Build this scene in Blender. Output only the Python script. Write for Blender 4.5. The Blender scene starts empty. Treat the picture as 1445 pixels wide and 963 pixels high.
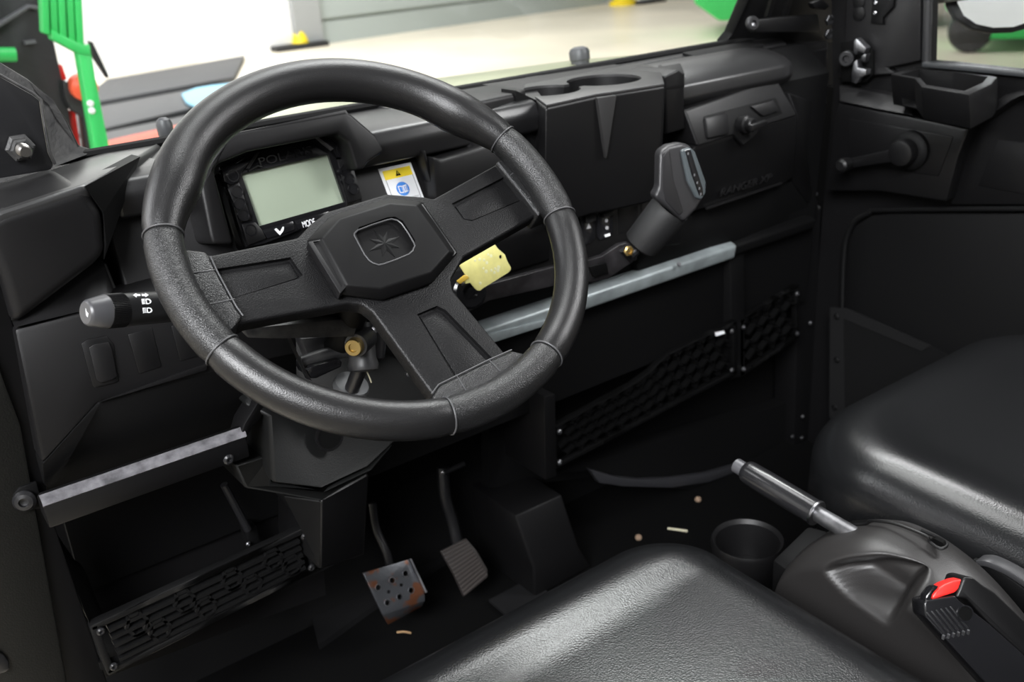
import bpy, bmesh, math, random
from mathutils import Vector, Matrix
random.seed(7)
SC = bpy.context.scene
COL = SC.collection
# ------------------------------------------------------------------ camera
F, CX, CY = 1376.0, 722.5, 481.5
CAM = Vector((0.0, 0.0, 0.95))
RX = Vector((0.8000811, -0.59650143, -0.06368883))      # image right
RY = Vector((-0.28129329, -0.27927113, -0.9180859))     # image down
RZ = Vector((0.52985311, 0.75245842, -0.3912314))       # view direction
cam_d = bpy.data.cameras.new('camera')
cam = bpy.data.objects.new('camera', cam_d)
COL.objects.link(cam)
M = Matrix.Identity(4)
for i in range(3):
    M[i][0] = RX[i]; M[i][1] = -RY[i]; M[i][2] = -RZ[i]; M[i][3] = CAM[i]
cam.matrix_world = M
cam_d.sensor_width = 36.0
cam_d.lens = F / 1445.0 * 36.0
cam_d.clip_start = 0.01
cam_d.clip_end = 200
cam_d.dof.use_dof = True
cam_d.dof.focus_distance = 0.86
cam_d.dof.aperture_fstop = 8.0
SC.camera = cam

def V(*a): return Vector(a)
def ray(u, v): return RX * ((u - CX) / F) + RY * ((v - CY) / F) + RZ
def at(u, v, x=None, y=None, z=None, pl=None):
    """point of a real plane (x=, y=, z= or (normal, d)) seen along one line of sight"""
    d = ray(u, v)
    if x is not None: n, c = V(1, 0, 0), x
    elif y is not None: n, c = V(0, 1, 0), y
    elif z is not None: n, c = V(0, 0, 1), z
    else: n, c = pl
    return CAM + d * ((c - CAM.dot(n)) / d.dot(n))
def tilt(y0, k, z0=0.7):
    """plane y = y0 + k (z - z0)"""
    n = V(0, 1, -k); return (n, y0 - k * z0)
def ats(pts, **k): return [at(u, v, **k) for u, v in pts]

# ------------------------------------------------------------------ materials
MATS = {}
def mat(name, col, rough=0.5, metal=0.0, bump=0.0, bscale=800.0, kind='noise', spec=0.5, var=0.0, vscale=20.0, coat=0.0, emit=0.0, dust=0.0):
    if name in MATS: return MATS[name]
    m = bpy.data.materials.new(name); m.use_nodes = True
    nt = m.node_tree; b = nt.nodes['Principled BSDF']
    c = (col[0], col[1], col[2], 1)
    b.inputs['Base Color'].default_value = c
    b.inputs['Roughness'].default_value = rough
    b.inputs['Metallic'].default_value = metal
    b.inputs['Specular IOR Level'].default_value = spec
    b.inputs['Coat Weight'].default_value = coat
    if emit:
        b.inputs['Emission Color'].default_value = c
        b.inputs['Emission Strength'].default_value = emit
    tc = nt.nodes.new('ShaderNodeTexCoord')
    if var or dust:
        n = nt.nodes.new('ShaderNodeTexNoise'); n.inputs['Scale'].default_value = vscale; n.inputs['Detail'].default_value = 6
        nt.links.new(tc.outputs['Object'], n.inputs['Vector'])
        r = nt.nodes.new('ShaderNodeValToRGB')
        r.color_ramp.elements[0].position = 0.35; r.color_ramp.elements[1].position = 0.7
        a = max(0.0, 1 - var)
        r.color_ramp.elements[0].color = (col[0]*a, col[1]*a, col[2]*a, 1)
        r.color_ramp.elements[1].color = (col[0]*(1+var)+dust, col[1]*(1+var)+dust*.97, col[2]*(1+var)+dust*.9, 1)
        nt.links.new(n.outputs['Fac'], r.inputs['Fac'])
        nt.links.new(r.outputs['Color'], b.inputs['Base Color'])
        mr = nt.nodes.new('ShaderNodeMapRange')
        mr.inputs['To Min'].default_value = max(0.02, rough - .06); mr.inputs['To Max'].default_value = min(1, rough + .08)
        nt.links.new(n.outputs['Fac'], mr.inputs['Value']); nt.links.new(mr.outputs['Result'], b.inputs['Roughness'])
    if bump:
        if kind == 'voronoi':
            t = nt.nodes.new('ShaderNodeTexVoronoi'); t.feature = 'SMOOTH_F1'; t.inputs['Scale'].default_value = bscale
            t.inputs['Randomness'].default_value = 1.0; out = t.outputs['Distance']
        elif kind == 'crackle':
            t = nt.nodes.new('ShaderNodeTexVoronoi'); t.feature = 'DISTANCE_TO_EDGE'; t.inputs['Scale'].default_value = bscale; out = t.outputs['Distance']
        else:
            t = nt.nodes.new('ShaderNodeTexNoise'); t.inputs['Scale'].default_value = bscale; t.inputs['Detail'].default_value = 2; out = t.outputs['Fac']
        nt.links.new(tc.outputs['Object'], t.inputs['Vector'])
        bp = nt.nodes.new('ShaderNodeBump'); bp.inputs['Strength'].default_value = bump; bp.inputs['Distance'].default_value = 0.001
        nt.links.new(out, bp.inputs['Height']); nt.links.new(bp.outputs['Normal'], b.inputs['Normal'])
    MATS[name] = m
    return m
PLASTIC = mat('grained_black_plastic', (.0050, .0048, .0052), .44, spec=.35, bump=.07, bscale=1100, var=.15, vscale=9)
TOPM = mat('lit_top_plastic', (.0085, .0083, .0088), .37, spec=.7, bump=.06, bscale=1000)  # lighter, glossier plastic standing for bright light on the dash tops
PLASTIC2 = mat('satin_black_plastic', (.0034, .0033, .0036), .40, spec=.35, bump=.05, bscale=900)
DARK = mat('matt_black_plastic', (.0014, .0014, .0016), .62, bump=.1, bscale=700, spec=.2)  # black lowered further to stand for shade in the footwell
GLOSS = mat('gloss_black_plastic', (.008, .008, .009), .16)
LEATHER = mat('smooth_black_leather', (.0072, .0070, .0073), .34, bump=.2, bscale=1500, kind='voronoi')
PEBBLE = mat('pebbled_black_leather', (.0065, .0065, .0068), .36, bump=.42, bscale=1400, kind='voronoi')
SPOKEM = mat('grained_spoke_plastic', (.0034, .0033, .0036), .46, spec=.25, bump=.3, bscale=1000, kind='voronoi')
SEATM = mat('black_seat_vinyl', (.0062, .0064, .0069), .26, bump=.14, bscale=700, kind='voronoi')
STEEL = mat('worn_steel', (.42, .42, .44), .34, metal=1, bump=.1, bscale=300, var=.3, vscale=40)
GREYMETAL = mat('greyish_painted_tube', (.33, .37, .38), .38, metal=.3, var=.2, vscale=30)
BLACKMETAL = mat('black_painted_steel', (.012, .012, .013), .3, bump=.1, bscale=200)
DUSTY = mat('dusty_black_steel', (.012, .012, .013), .5, bump=.4, bscale=260, dust=.035, vscale=60)
GOLD = mat('brass_bolt', (.55, .40, .16), .35, metal=1)
RUST = mat('rusty_pedal_steel', (.10, .10, .105), .38, metal=.7, bump=.3, bscale=200)
YTAG = mat('pale_yellow_tag', (.86, .80, .30), .35, var=.06, vscale=120)
YGOLD = mat('amber_key_loop', (.75, .50, .07), .35)
SCREEN = mat('lcd_screen', (.30, .35, .27), .3)
WHITE = mat('white_print', (.85, .86, .88), .5)
YELLOW = mat('yellow_print', (.95, .72, .03), .5)
BLUE = mat('blue_print', (.05, .25, .75), .5)
GREYINK = mat('grey_print', (.35, .35, .36), .6)
BLACKINK = mat('black_print', (.002, .002, .002), .7, spec=.08)
RED = mat('red_button', (.80, .025, .02), .35)
FLOORM = mat('black_floor_mat', (.0011, .0011, .0012), .9, spec=.08, bump=.3, bscale=220)  # floor colour deepened to carry the footwell's shade
MIRRORM = mat('mirror_glass', (.75, .78, .8), .03, metal=1)

def glass_mat():
    m = bpy.data.materials.new('clear_glass'); m.use_nodes = True; nt = m.node_tree
    nt.nodes.clear()
    o = nt.nodes.new('ShaderNodeOutputMaterial'); t = nt.nodes.new('ShaderNodeBsdfTransparent'); g = nt.nodes.new('ShaderNodeBsdfGlossy')
    g.inputs['Roughness'].default_value = .02
    t.inputs['Color'].default_value = (.95, .97, .96, 1)
    lw = nt.nodes.new('ShaderNodeLayerWeight'); lw.inputs['Blend'].default_value = .5
    pw = nt.nodes.new('ShaderNodeMath'); pw.operation = 'POWER'; pw.inputs[1].default_value = 5
    fr = nt.nodes.new('ShaderNodeMath'); fr.operation = 'MULTIPLY_ADD'; fr.inputs[1].default_value = .6; fr.inputs[2].default_value = .035
    nt.links.new(lw.outputs['Facing'], pw.inputs[0]); nt.links.new(pw.outputs[0], fr.inputs[0])
    mx = nt.nodes.new('ShaderNodeMixShader')
    nt.links.new(fr.outputs[0], mx.inputs['Fac']); nt.links.new(t.outputs[0], mx.inputs[1]); nt.links.new(g.outputs[0], mx.inputs[2])
    nt.links.new(mx.outputs[0], o.inputs['Surface'])
    return m
GLASS = glass_mat()

# ------------------------------------------------------------------ objects
ROOT = {}
def thing(name, label, cat, loc, group=None, kind=None):
    o = bpy.data.objects.new(name, None); COL.objects.link(o)
    o.location = loc; o.empty_display_size = .05
    o['label'] = label; o['category'] = cat
    if group: o['group'] = group
    if kind: o['kind'] = kind
    ROOT[o.name] = Vector(loc)
    return o
def rootof(o):
    while o.parent: o = o.parent
    return o
def link(name, bm, m, parent=None, smooth=32, bevel=0, seg=2, label=None, cat=None, group=None, kind=None, subsurf=0, cuts=None):
    if bevel:
        bmesh.ops.remove_doubles(bm, verts=bm.verts, dist=1e-6)
        bmesh.ops.recalc_face_normals(bm, faces=bm.faces)
        es = [e for e in bm.edges if len(e.link_faces) == 2 and e.calc_face_angle(0) > math.radians(25)]
        bmesh.ops.bevel(bm, geom=es, offset=bevel, segments=seg, profile=.5, affect='EDGES', clamp_overlap=True)
    bmesh.ops.recalc_face_normals(bm, faces=bm.faces)
    if parent is not None: off = ROOT[rootof(parent).name]
    else:
        n = len(bm.verts)
        lo = Vector([min(v.co[i] for v in bm.verts) for i in range(3)]); hi = Vector([max(v.co[i] for v in bm.verts) for i in range(3)])
        off = V((lo.x+hi.x)/2, (lo.y+hi.y)/2, lo.z)
    bm.transform(Matrix.Translation(-off))
    me = bpy.data.meshes.new(name); bm.to_mesh(me); bm.free()
    o = bpy.data.objects.new(name, me); COL.objects.link(o)
    if isinstance(m, (list, tuple)):
        for q in m: me.materials.append(q)
    else: me.materials.append(m)
    if parent is not None: o.parent = parent
    else:
        o.location = off; ROOT[o.name] = off
    if cuts:
        for cb in cuts:
            bmesh.ops.recalc_face_normals(cb, faces=cb.faces)
            cb.transform(Matrix.Translation(-off))
            cm = bpy.data.meshes.new('cut'); cb.to_mesh(cm); cb.free()
            co = bpy.data.objects.new('cut', cm); COL.objects.link(co)
            o2 = bpy.data.objects.new('tmp', me); COL.objects.link(o2)
            md = o2.modifiers.new('b', 'BOOLEAN'); md.operation = 'DIFFERENCE'; md.object = co; md.solver = 'EXACT'
            dg = bpy.context.evaluated_depsgraph_get(); dg.update()
            nm = bpy.data.meshes.new_from_object(o2.evaluated_get(dg))
            bpy.data.objects.remove(o2); bpy.data.objects.remove(co); bpy.data.meshes.remove(cm)
            o.data = nm; nm.name = name; me = nm
    if subsurf:
        md = o.modifiers.new('s', 'SUBSURF'); md.levels = subsurf; md.render_levels = subsurf
    if smooth:
        me.shade_smooth() if hasattr(me, 'shade_smooth') else None
        me.set_sharp_from_angle(angle=math.radians(smooth))
    if label: o['label'] = label
    if cat: o['category'] = cat
    if group: o['group'] = group
    if kind: o['kind'] = kind
    return o

# ------------------------------------------------------------------ shape helpers
def B(): return bmesh.new()
def prism(bm, pts, vec):
    """closed polygon pushed along vec (a Vector, or a list of end points)"""
    a = [bm.verts.new(p) for p in pts]
    ends = vec if isinstance(vec, list) else [p + vec for p in pts]
    b = [bm.verts.new(p) for p in ends]
    bm.faces.new(a); bm.faces.new(b[::-1])
    n = len(a)
    for i in range(n): bm.faces.new([a[i], b[i], b[(i+1) % n], a[(i+1) % n]])
    return bm
def box(bm, lo, hi):
    p = [V(lo[0], lo[1], lo[2]), V(hi[0], lo[1], lo[2]), V(hi[0], hi[1], lo[2]), V(lo[0], hi[1], lo[2])]
    return prism(bm, p, V(0, 0, hi[2]-lo[2]))
def obox(bm, c, ax, ay, az, sx, sy, sz):
    """box of size sx sy sz about centre c along three axes"""
    p = [c + ax*(sx/2*a) + ay*(sy/2*b) - az*(sz/2) for a, b in ((-1,-1),(1,-1),(1,1),(-1,1))]
    return prism(bm, p, az*sz)
def basis(d):
    d = d.normalized(); h = V(0, 0, 1) if abs(d.z) < .9 else V(1, 0, 0)
    a = d.cross(h).normalized(); return a, d.cross(a).normalized()
def loft(bm, rings, cap=True, closed=False):
    vs = [[bm.verts.new(p) for p in r] for r in rings]
    n = len(rings[0]); m = len(vs)
    for i in range(m if closed else m-1):
        A, C = vs[i], vs[(i+1) % m]
        for j in range(n): bm.faces.new([A[j], A[(j+1) % n], C[(j+1) % n], C[j]])
    if cap and not closed:
        bm.faces.new(vs[0][::-1]); bm.faces.new(vs[-1])
    return bm
def lathe(bm, o, d, prof, seg=32, cap=True):
    """profile (t along d, radius)"""
    d = d.normalized(); a, b = basis(d)
    return loft(bm, [[o + d*t + (a*math.cos(2*math.pi*k/seg) + b*math.sin(2*math.pi*k/seg))*r for k in range(seg)] for t, r in prof], cap)
def tube(bm, pts, r, seg=12, cap=True):
    rings = []; n = len(pts); prev = None
    for i, p in enumerate(pts):
        d = (pts[min(i+1, n-1)] - pts[max(i-1, 0)]).normalized()
        if prev is None: a, b = basis(d)
        else:
            a = (prev - d*prev.dot(d)).normalized(); b = d.cross(a)
        prev = a
        rr = r[i] if isinstance(r, (list, tuple)) else r
        rings.append([p + (a*math.cos(2*math.pi*k/seg) + b*math.sin(2*math.pi*k/seg))*rr for k in range(seg)])
    return loft(bm, rings, cap)
def smoothpath(pts, n=8):
    out = []
    P = [pts[0]] + list(pts) + [pts[-1]]
    for i in range(1, len(P)-2):
        for k in range(n):
            t = k/n
            a, b, c, d = P[i-1], P[i], P[i+1], P[i+2]
            out.append(.5*((2*b) + (c-a)*t + (2*a-5*b+4*c-d)*t*t + (3*b-a-3*c+d)*t**3))
    out.append(pts[-1]); return out
def flat(bm, pts):
    bm.faces.new([bm.verts.new(p) for p in pts]); return bm
def screw(bm, p, d, r=.005, h=.003):
    return lathe(bm, p, d, [(0, r), (h*.6, r*.95), (h, r*.6), (h*.95, r*.35), (h*.4, r*.3)], 12)
def text(name, s, o, ax, ay, size, m, parent, depth=.0004, shear=0, align='CENTER', width=None):
    cu = bpy.data.curves.new(name, 'FONT'); cu.body = s; cu.size = 1; cu.extrude = .02; cu.align_x = align; cu.align_y = 'CENTER'; cu.shear = shear
    t = bpy.data.objects.new('t', cu); COL.objects.link(t)
    dg = bpy.context.evaluated_depsgraph_get(); dg.update()
    me = bpy.data.meshes.new_from_object(t.evaluated_get(dg))
    bpy.data.objects.remove(t)
    bm = B(); bm.from_mesh(me); bpy.data.meshes.remove(me)
    ax = ax.normalized(); az = ax.cross(ay).normalized(); ay = az.cross(ax)
    w = max(v.co.x for v in bm.verts) - min(v.co.x for v in bm.verts)
    sx = (width/w) if width else size
    for v in bm.verts:
        v.co = o + ax*(v.co.x*sx) + ay*(v.co.y*size) + az*(v.co.z*depth/.02)
    return link(name, bm, m, parent, smooth=0)

# ================================================================== THE SHOP OUTSIDE
GZ = -0.45
CONC = mat('pale_beige_concrete', (.86, .78, .64), .35, var=.10, vscale=.6)
WALLW = mat('white_painted_wall', (.9, .9, .9), .6)
SHUT = mat('grey_shutter', (.40, .44, .43), .5)
GREEN = mat('bright_green_paint', (.04, .52, .12), .4)
ORANGE = mat('orange_red_paint', (.80, .10, .035), .45)
MATG = mat('grey_rubber', (.075, .075, .08), .6)
BGBLACK = mat('machine_black', (.018, .018, .02), .5)

b = B(); box(b, (-25, -12, GZ-.1), (40, 30, GZ)); link('floor', b, CONC, kind='structure', smooth=0)
sl, sr = at(452, 63, z=GZ), at(858, 5, z=GZ)
wd = (sr - sl).normalized(); wn = V(-wd.y, wd.x, 0)
b = B()
for i in range(16):
    z0 = GZ + i*.35
    prism(b, [sl + V(0,0,z0-GZ), sr + V(0,0,z0-GZ), sr + V(0,0,z0-GZ+.30) + wn*.02, sl + V(0,0,z0-GZ+.30) + wn*.02], wn*.1)
    prism(b, [sl + V(0,0,z0-GZ+.30)+wn*.05, sr + V(0,0,z0-GZ+.30)+wn*.05, sr + V(0,0,z0-GZ+.35)+wn*.05, sl + V(0,0,z0-GZ+.35)+wn*.05], wn*.05)
link('door_1', b, SHUT, kind='structure', smooth=0)
b = B(); prism(b, [sl - wd*.42 - wn*.12, sl - wn*.12, sl + wn*.3, sl - wd*.42 + wn*.3], V(0,0,5.4)); link('trim_1', b, mat('grey_door_frame', (.36,.37,.38), .5), kind='structure', smooth=0)
b = B(); prism(b, [sr - wn*.12, sr + wd*.35 - wn*.12, sr + wd*.35 + wn*.3, sr + wn*.3], V(0,0,5.4)); link('trim_2', b, MATS['grey_door_frame'], kind='structure', smooth=0)
b = B(); prism(b, [sl - wd*14, sl - wd*.42, sl - wd*.42 + wn*.2, sl - wd*14 + wn*.2], V(0,0,5.4)); link('wall_left', b, WALLW, kind='structure', smooth=0)
b = B(); prism(b, [sr + wd*.35, sr + wd*14, sr + wd*14 + wn*.2, sr + wd*.35 + wn*.2], V(0,0,5.4)); link('wall_back', b, WALLW, kind='structure', smooth=0)

b = B(); box(b, (-6.2, -12, GZ), (-6, 12, 5)); link('wall_side', b, WALLW, kind='structure', smooth=0)
b = B(); box(b, (-6, -9.2, GZ), (20, -9, 5)); link('wall_shop_rear', b, WALLW, kind='structure', smooth=0)  # unseen rear wall of the shop, which the mirror reflects
# white partition beyond the mats
p0, p1 = at(60, 128, z=GZ), at(322, 79, z=GZ)
t = thing('partition_screen', 'white partition screen standing on the floor behind the grey rubber mats', 'partition', (p0+p1)/2)
b = B(); prism(b, [p0, p1, p1+V(.05,.1,0), p0+V(.05,.1,0)], V(0,0,3.2)); link('panel', b, WALLW, t, bevel=.01)
b = B(); prism(b, [p0+V(0,-.06,0), p1+V(0,-.06,0), p1, p0], V(0,0,.06)); link('base_rail', b, WALLW, t, bevel=.01)

# grey mats
for nm, lab, q, c in (
    ('rubber_mat', 'grey rubber mat furthest from the vehicle, below the white partition', [(100,150),(330,108),(345,78),(150,112)], 0),
    ('rubber_mat', 'grey rubber mat in the middle of the three, between two dark gaps', [(100,192),(270,152),(335,114),(100,157)], 0),
    ('rubber_mat', 'grey rubber mat nearest the windshield, behind the green post', [(90,260),(320,205),(300,155),(100,196)], 0)):
    b = B(); prism(b, ats(q, z=GZ+.06), V(0,0,-.06))
    link(nm, b, MATG, bevel=.012, label=lab, cat='mat', group='grey rubber mats on the shop floor')
b = B(); prism(b, ats([(105,290),(300,215),(322,84),(150,113)], z=GZ+.012), V(0,0,-.012)); link('gap_shadow_sheet', b, BGBLACK, label='dark sheet standing for shadow in the gaps between the three grey mats', cat='sheet')  # dark layer that paints the shadow lines between the mats
# blue cloth
b = B()
cpts = ats([(256,132),(275,124),(300,120),(330,117),(345,122),(330,134),(300,140),(276,150),(262,143)], z=GZ+.10)
prism(b, cpts, V(0,0,-.035)); link('folded_cloth', b, mat('pale_blue_cloth', (.28,.55,.72), .8), bevel=.01, label='pale blue folded cloth lying on the grey rubber mats', cat='cloth')

# yellow based stands
def stand(u, v, lab, colour, pole):
    p = at(u, v, z=GZ)
    t = thing('barrier_post', lab, 'post', p, group='yellow-footed posts by the shutter')
    b = B(); box(b, (p.x-.45, p.y-.2, GZ), (p.x+.35, p.y+.2, GZ+.07)); link('base', b, BGBLACK, t, bevel=.01)
    b = B(); lathe(b, p+V(0,0,.07), V(0,0,1), [(0,.12),(.08,.10),(.20,.045),(.3,.03)], 16); link('foot', b, colour, t)
    b = B(); lathe(b, p+V(0,0,.30), V(0,0,1), [(0,.03),(2.2,.03)], 12); link('pole', b, pole, t)
stand(425, 67.5, 'slim post with a yellow foot on a black base, left of the grey shutter', YELLOW, mat('grey_post', (.35,.36,.36), .4))
p = at(879, 7, z=GZ)
t = thing('bollard', 'stout yellow bollard at the right end of the grey shutter', 'bollard', p)
b = B(); lathe(b, p, V(0,0,1), [(0,.24),(.06,.24),(.08,.17),(1.0,.17),(1.06,.1)], 20); link('post', b, YELLOW, t)
b = B(); lathe(b, p+V(0,0,.55), V(0,0,1), [(0,.175),(.12,.175)], 20); link('band', b, BGBLACK, t)
p = at(915, 4, z=GZ)
b = B(); box(b, (p.x-.35, p.y-.15, GZ), (p.x+.3, p.y+.3, GZ+.05)); t2 = thing('floor_plate', 'flat black floor plate with a white upright right of the yellow bollard', 'plate', p)
link('plate', b, BGBLACK, t2, bevel=.01)
b = B(); box(b, (p.x-.2, p.y+.0, GZ+.05), (p.x+.2, p.y+.2, GZ+1.2)); link('upright', b, WALLW, t2, bevel=.01)

# green frame machine (left)
YG = 2.6
t = thing('machine_frame', 'bright green ribbed steel machine frame with a leg standing outside the windshield', 'frame', at(140, 205, y=YG)+V(0,0,-.9))
leg = ats([(100,66),(124,60),(131,100),(160,330),(140,330),(128,170)], y=YG)
b = B(); prism(b, ats([(110,70),(118,64),(127,62),(135,110),(157,220),(165,420),(146,420),(136,222)], y=YG), V(0,.05,0)); link('leg', b, GREEN, t, bevel=.004)
for k in range(5):
    u = 56 + k*11.5
    b = B(); prism(b, ats([(u,-60),(u+11,-60),(u+15+k*.6,50+k*5.0),(u+5+k*.6,46+k*4.6)], y=YG+(.004 if k % 2 else 0)), V(0,.04,0)); link('rib', b, GREEN, t, bevel=.003)
b = B(); prism(b, ats([(72,42),(124,66),(130,78),(112,76),(75,56)], y=YG-.004), V(0,.05,0)); link('gusset', b, GREEN, t, bevel=.003)
for (u, v) in ((127,146),(129,156)):
    b = B(); lathe(b, at(u, v, y=YG), V(0,-1,0), [(0,.008),(.006,.008),(.009,.004)], 12); link('bolt', b, WHITE, t)
b = B(); prism(b, ats([(126,58),(131,60),(154,108),(151,110),(133,82)], y=YG+.06), V(0,.02,0)); link('edge_strip', b, BGBLACK, t)
# black mast and red parts
YB = 2.9
t = thing('lift_mast', 'tall black lift mast with red legs behind the green frame', 'mast', at(100, 215, y=YB)+V(0,0,-.7))
b = B(); prism(b, ats([(-40,-60),(54,-60),(62,0),(78,66),(92,130),(112,230),(-40,300)], y=YB), V(0,.08,0)); link('mast_plate', b, BGBLACK, t, bevel=.006)
b = B(); p_ = at(60,240,y=YB); box(b, (p_.x-.25, YB-.02, GZ), (p_.x+.02, YB+.12, p_.z+.02)); link('mast_foot', b, BGBLACK, t, bevel=.01)
b = B(); prism(b, ats([(-10,36),(40,6),(55,8),(54,14),(42,12),(-8,44)], y=YB-.02), V(0,.02,0)); link('brace', b, mat('machine_grey', (.10,.10,.11), .45), t, bevel=.003)
b = B(); prism(b, ats([(35,58),(50,56),(52,61),(36,63)], y=YB-.02), V(0,.02,0)); link('slot_plate', b, MATS['machine_grey'], t)
b = B(); tube(b, ats([(-30,77),(22,77)], y=YB-.06), .018, 12); link('green_bar', b, GREEN, t)
b = B(); prism(b, ats([(78,88),(88,92),(95,112),(86,116)], y=YB+.02), V(0,.06,0)); link('red_leg', b, RED, t, bevel=.003)
b = B(); prism(b, ats([(97,156),(107,158),(115,215),(103,215)], y=YB+.02), V(0,.06,0)); link('red_leg', b, RED, t, bevel=.003)
b = B(); prism(b, ats([(88,112),(112,124),(122,140),(132,230),(124,230),(116,165),(100,155),(92,138)], y=YB-.02), V(0,.05,0)); link('link_arm', b, BGBLACK, t, bevel=.004)
b = B(); lathe(b, at(113, 122, y=YB), V(0,-1,0), [(0,.035),(.05,.035),(.06,.02)], 16); link('red_knob', b, ORANGE, t)
# orange red beam on the ground
b = B(); prism(b, ats([(118,208),(160,196),(250,176),(300,168),(300,182),(250,190),(160,208),(118,222)], z=GZ+.25), V(0,0,-.12)); link('steel_beam', b, ORANGE, bevel=.01, label='orange-red steel beam lying low behind the green frame leg', cat='beam')

# green vehicle ahead (upper right) and the one beyond the passenger window
def utility(loc, rz, lab, wx=(-.85,.95), zb=.28, wr=1.0):
    t = thing('utility_vehicle', lab, 'vehicle', loc)
    R = Matrix.Translation(loc) @ Matrix.Rotation(rz, 4, 'Z')
    def X(bm): bm.transform(R); return bm
    b = B(); pr = [(-1.3,.42),(-1.25,.95),(-.5,1.05),(-.45,1.1),(.5,1.1),(1.35,.9),(1.5,.7),(1.5,.42),(1.2,zb),(-1.0,zb)]
    prism(b, [V(x, -.7, z) for x, z in pr], V(0, 1.4, 0)); link('body', X(b), GREEN, t, bevel=.08, seg=4)
    for sx in wx:
        for sy in (-.72, .5):
            b = B(); lathe(b, V(sx, sy, .33*wr), V(0,1,0), [(0,.2*wr),(.02,.3*wr),(.07,.33*wr),(.15,.33*wr),(.2,.3*wr),(.22,.2*wr)], 24); w = link('wheel', X(b), BGBLACK, t)
    for sy in (-.64, .64):
        b = B(); tube(b, [V(-.45, sy, 1.0), V(-.55, sy*.92, 1.95), V(.5, sy*.92, 1.95), V(.6, sy, 1.0)], .03, 10); link('roll_bar', X(b), BGBLACK, t)
    b = B(); box(b, (-.4,-.6,1.0), (.1,.6,1.35)); link('seat', X(b), BGBLACK, t, bevel=.05)
g = at(985, 22, z=GZ+.28)
vx = V(g.y, -g.x, 0).normalized(); vy = V(g.x, g.y, 0).normalized()
utility(V(g.x, g.y, GZ) + vx*1.25 + vy*.74, math.atan2(vx.y, vx.x), 'bright green vehicle parked on the pale floor ahead, low side seen at upper right', (-.2,.95), .2)
g = at(1366, 76, z=GZ)
vx = V(g.y, -g.x, 0).normalized(); vy = V(g.x, g.y, 0).normalized()
utility(V(g.x, g.y, GZ) + vx*1.05 + vy*.74, math.atan2(vx.y, vx.x), 'green vehicle with black tyres seen through the passenger window', (-1.05,.95), .12, .62)

# ================================================================== CAB SHELL
b = B(); prism(b, [V(.12,-.1,0), V(1.40,-.1,0), V(1.40,1.17,0), V(.12,1.17,0)], V(0,0,-.03)); link('floor', b, FLOORM, kind='structure', smooth=0)
b = B(); prism(b, [V(.12,1.10,-.02), V(1.42,1.10,-.02), V(1.42,1.20,.12), V(1.42,1.24,.74), V(.12,1.24,.74), V(.12,1.20,.12)][::1], V(0,.03,0)) if False else None
b = B()
prism(b, [V(.12,1.16,-.02), V(.12,1.21,.14), V(.12,1.22,.58), V(.12,1.25,.58), V(.12,1.24,.12), V(.12,1.19,-.03)], V(1.30,0,0)); link('wall_front', b, DARK, kind='structure', smooth=0)
b = B(); box(b, (.10, -.32, 0), (1.46, -.29, 1.15)); link('wall_rear', b, DARK, kind='structure', smooth=0)
# windshield
WB = 1.12
wl0, wl1 = at(150, 219, y=WB), at(1040, 61, y=WB)
wzb = .75
gl = V(.12, WB, wzb), V(1.36, WB, wzb), V(1.30, .88, 1.52), V(.18, .88, 1.52)
b = B(); flat(b, list(gl)); link('window_1', b, GLASS, kind='structure', smooth=0)
b = B(); tube(b, [V(.12, WB-.004, wzb+.003), V(1.34, WB-.004, wzb+.003)], .006, 8); link('trim_3', b, DARK, kind='structure')
for u, v in ((1107-482+60,117), (0,0)):
    pass

# bonnet outside
HOODM = mat('olive_bonnet_paint', (.30, .31, .20), .3, var=.1, vscale=3)
b = B()
rings = []
for y, z in ((1.15,.728),(1.25,.735),(1.45,.712),(1.7,.655),(1.85,.58)):
    rings.append([V(.24+.2*(y-1.15), y, z-.12), V(.27+.2*(y-1.15), y, z-.035), V(.42+.1*(y-1.15), y, z-.004), V(.75, y, z+.012), V(1.2, y, z), V(1.32-.1*(y-1.15), y, z-.02), V(1.34-.1*(y-1.15), y, z-.12)])
loft(b, rings); link('bonnet', b, HOODM, bevel=.008, label='olive green bonnet beyond the base of the windshield', cat='bonnet')
for (u, v, yy, r_, h_, lab) in ((236, 190, 1.2, .0095, .020, 'small dark rubber stop on the bonnet left of the steering wheel rim'), (820, 84, 1.24, .0165, .020, 'small dark rubber stop on the bonnet above the cup holders')):
    p = at(u, v, y=yy)
    b = B(); lathe(b, p-V(0,0,.03), V(0,.1,1), [(0,r_*.9),(.028,r_*.9),(.030,r_),(.03+h_*.6,r_*1.02),(.03+h_*.85,r_*.85),(.03+h_,r_*.45)], 16)
    link('rubber_stop', b, mat('dark_grey_rubber', (.05,.05,.055), .45), label=lab, cat='rubber stop', group='rubber stops on the bonnet')

# ================================================================== DASHBOARD
DX0, DX1 = .105, 1.375
dash = thing('dashboard', 'black moulded plastic dashboard running across the cab below the windshield', 'dashboard', (.74, 1.05, .45))
# hidden carcass with top surface, added to block light leaks between the panels
b = B(); prism(b, [V(DX0+.01,1.02,.30), V(DX0+.01,1.0,.70), V(DX0+.01,1.05,.742), V(DX0+.01,1.15,.742), V(DX0+.01,1.15,.30)], V(DX1-DX0-.02,0,0)); link('backing_box', b, DARK, dash)
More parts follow.
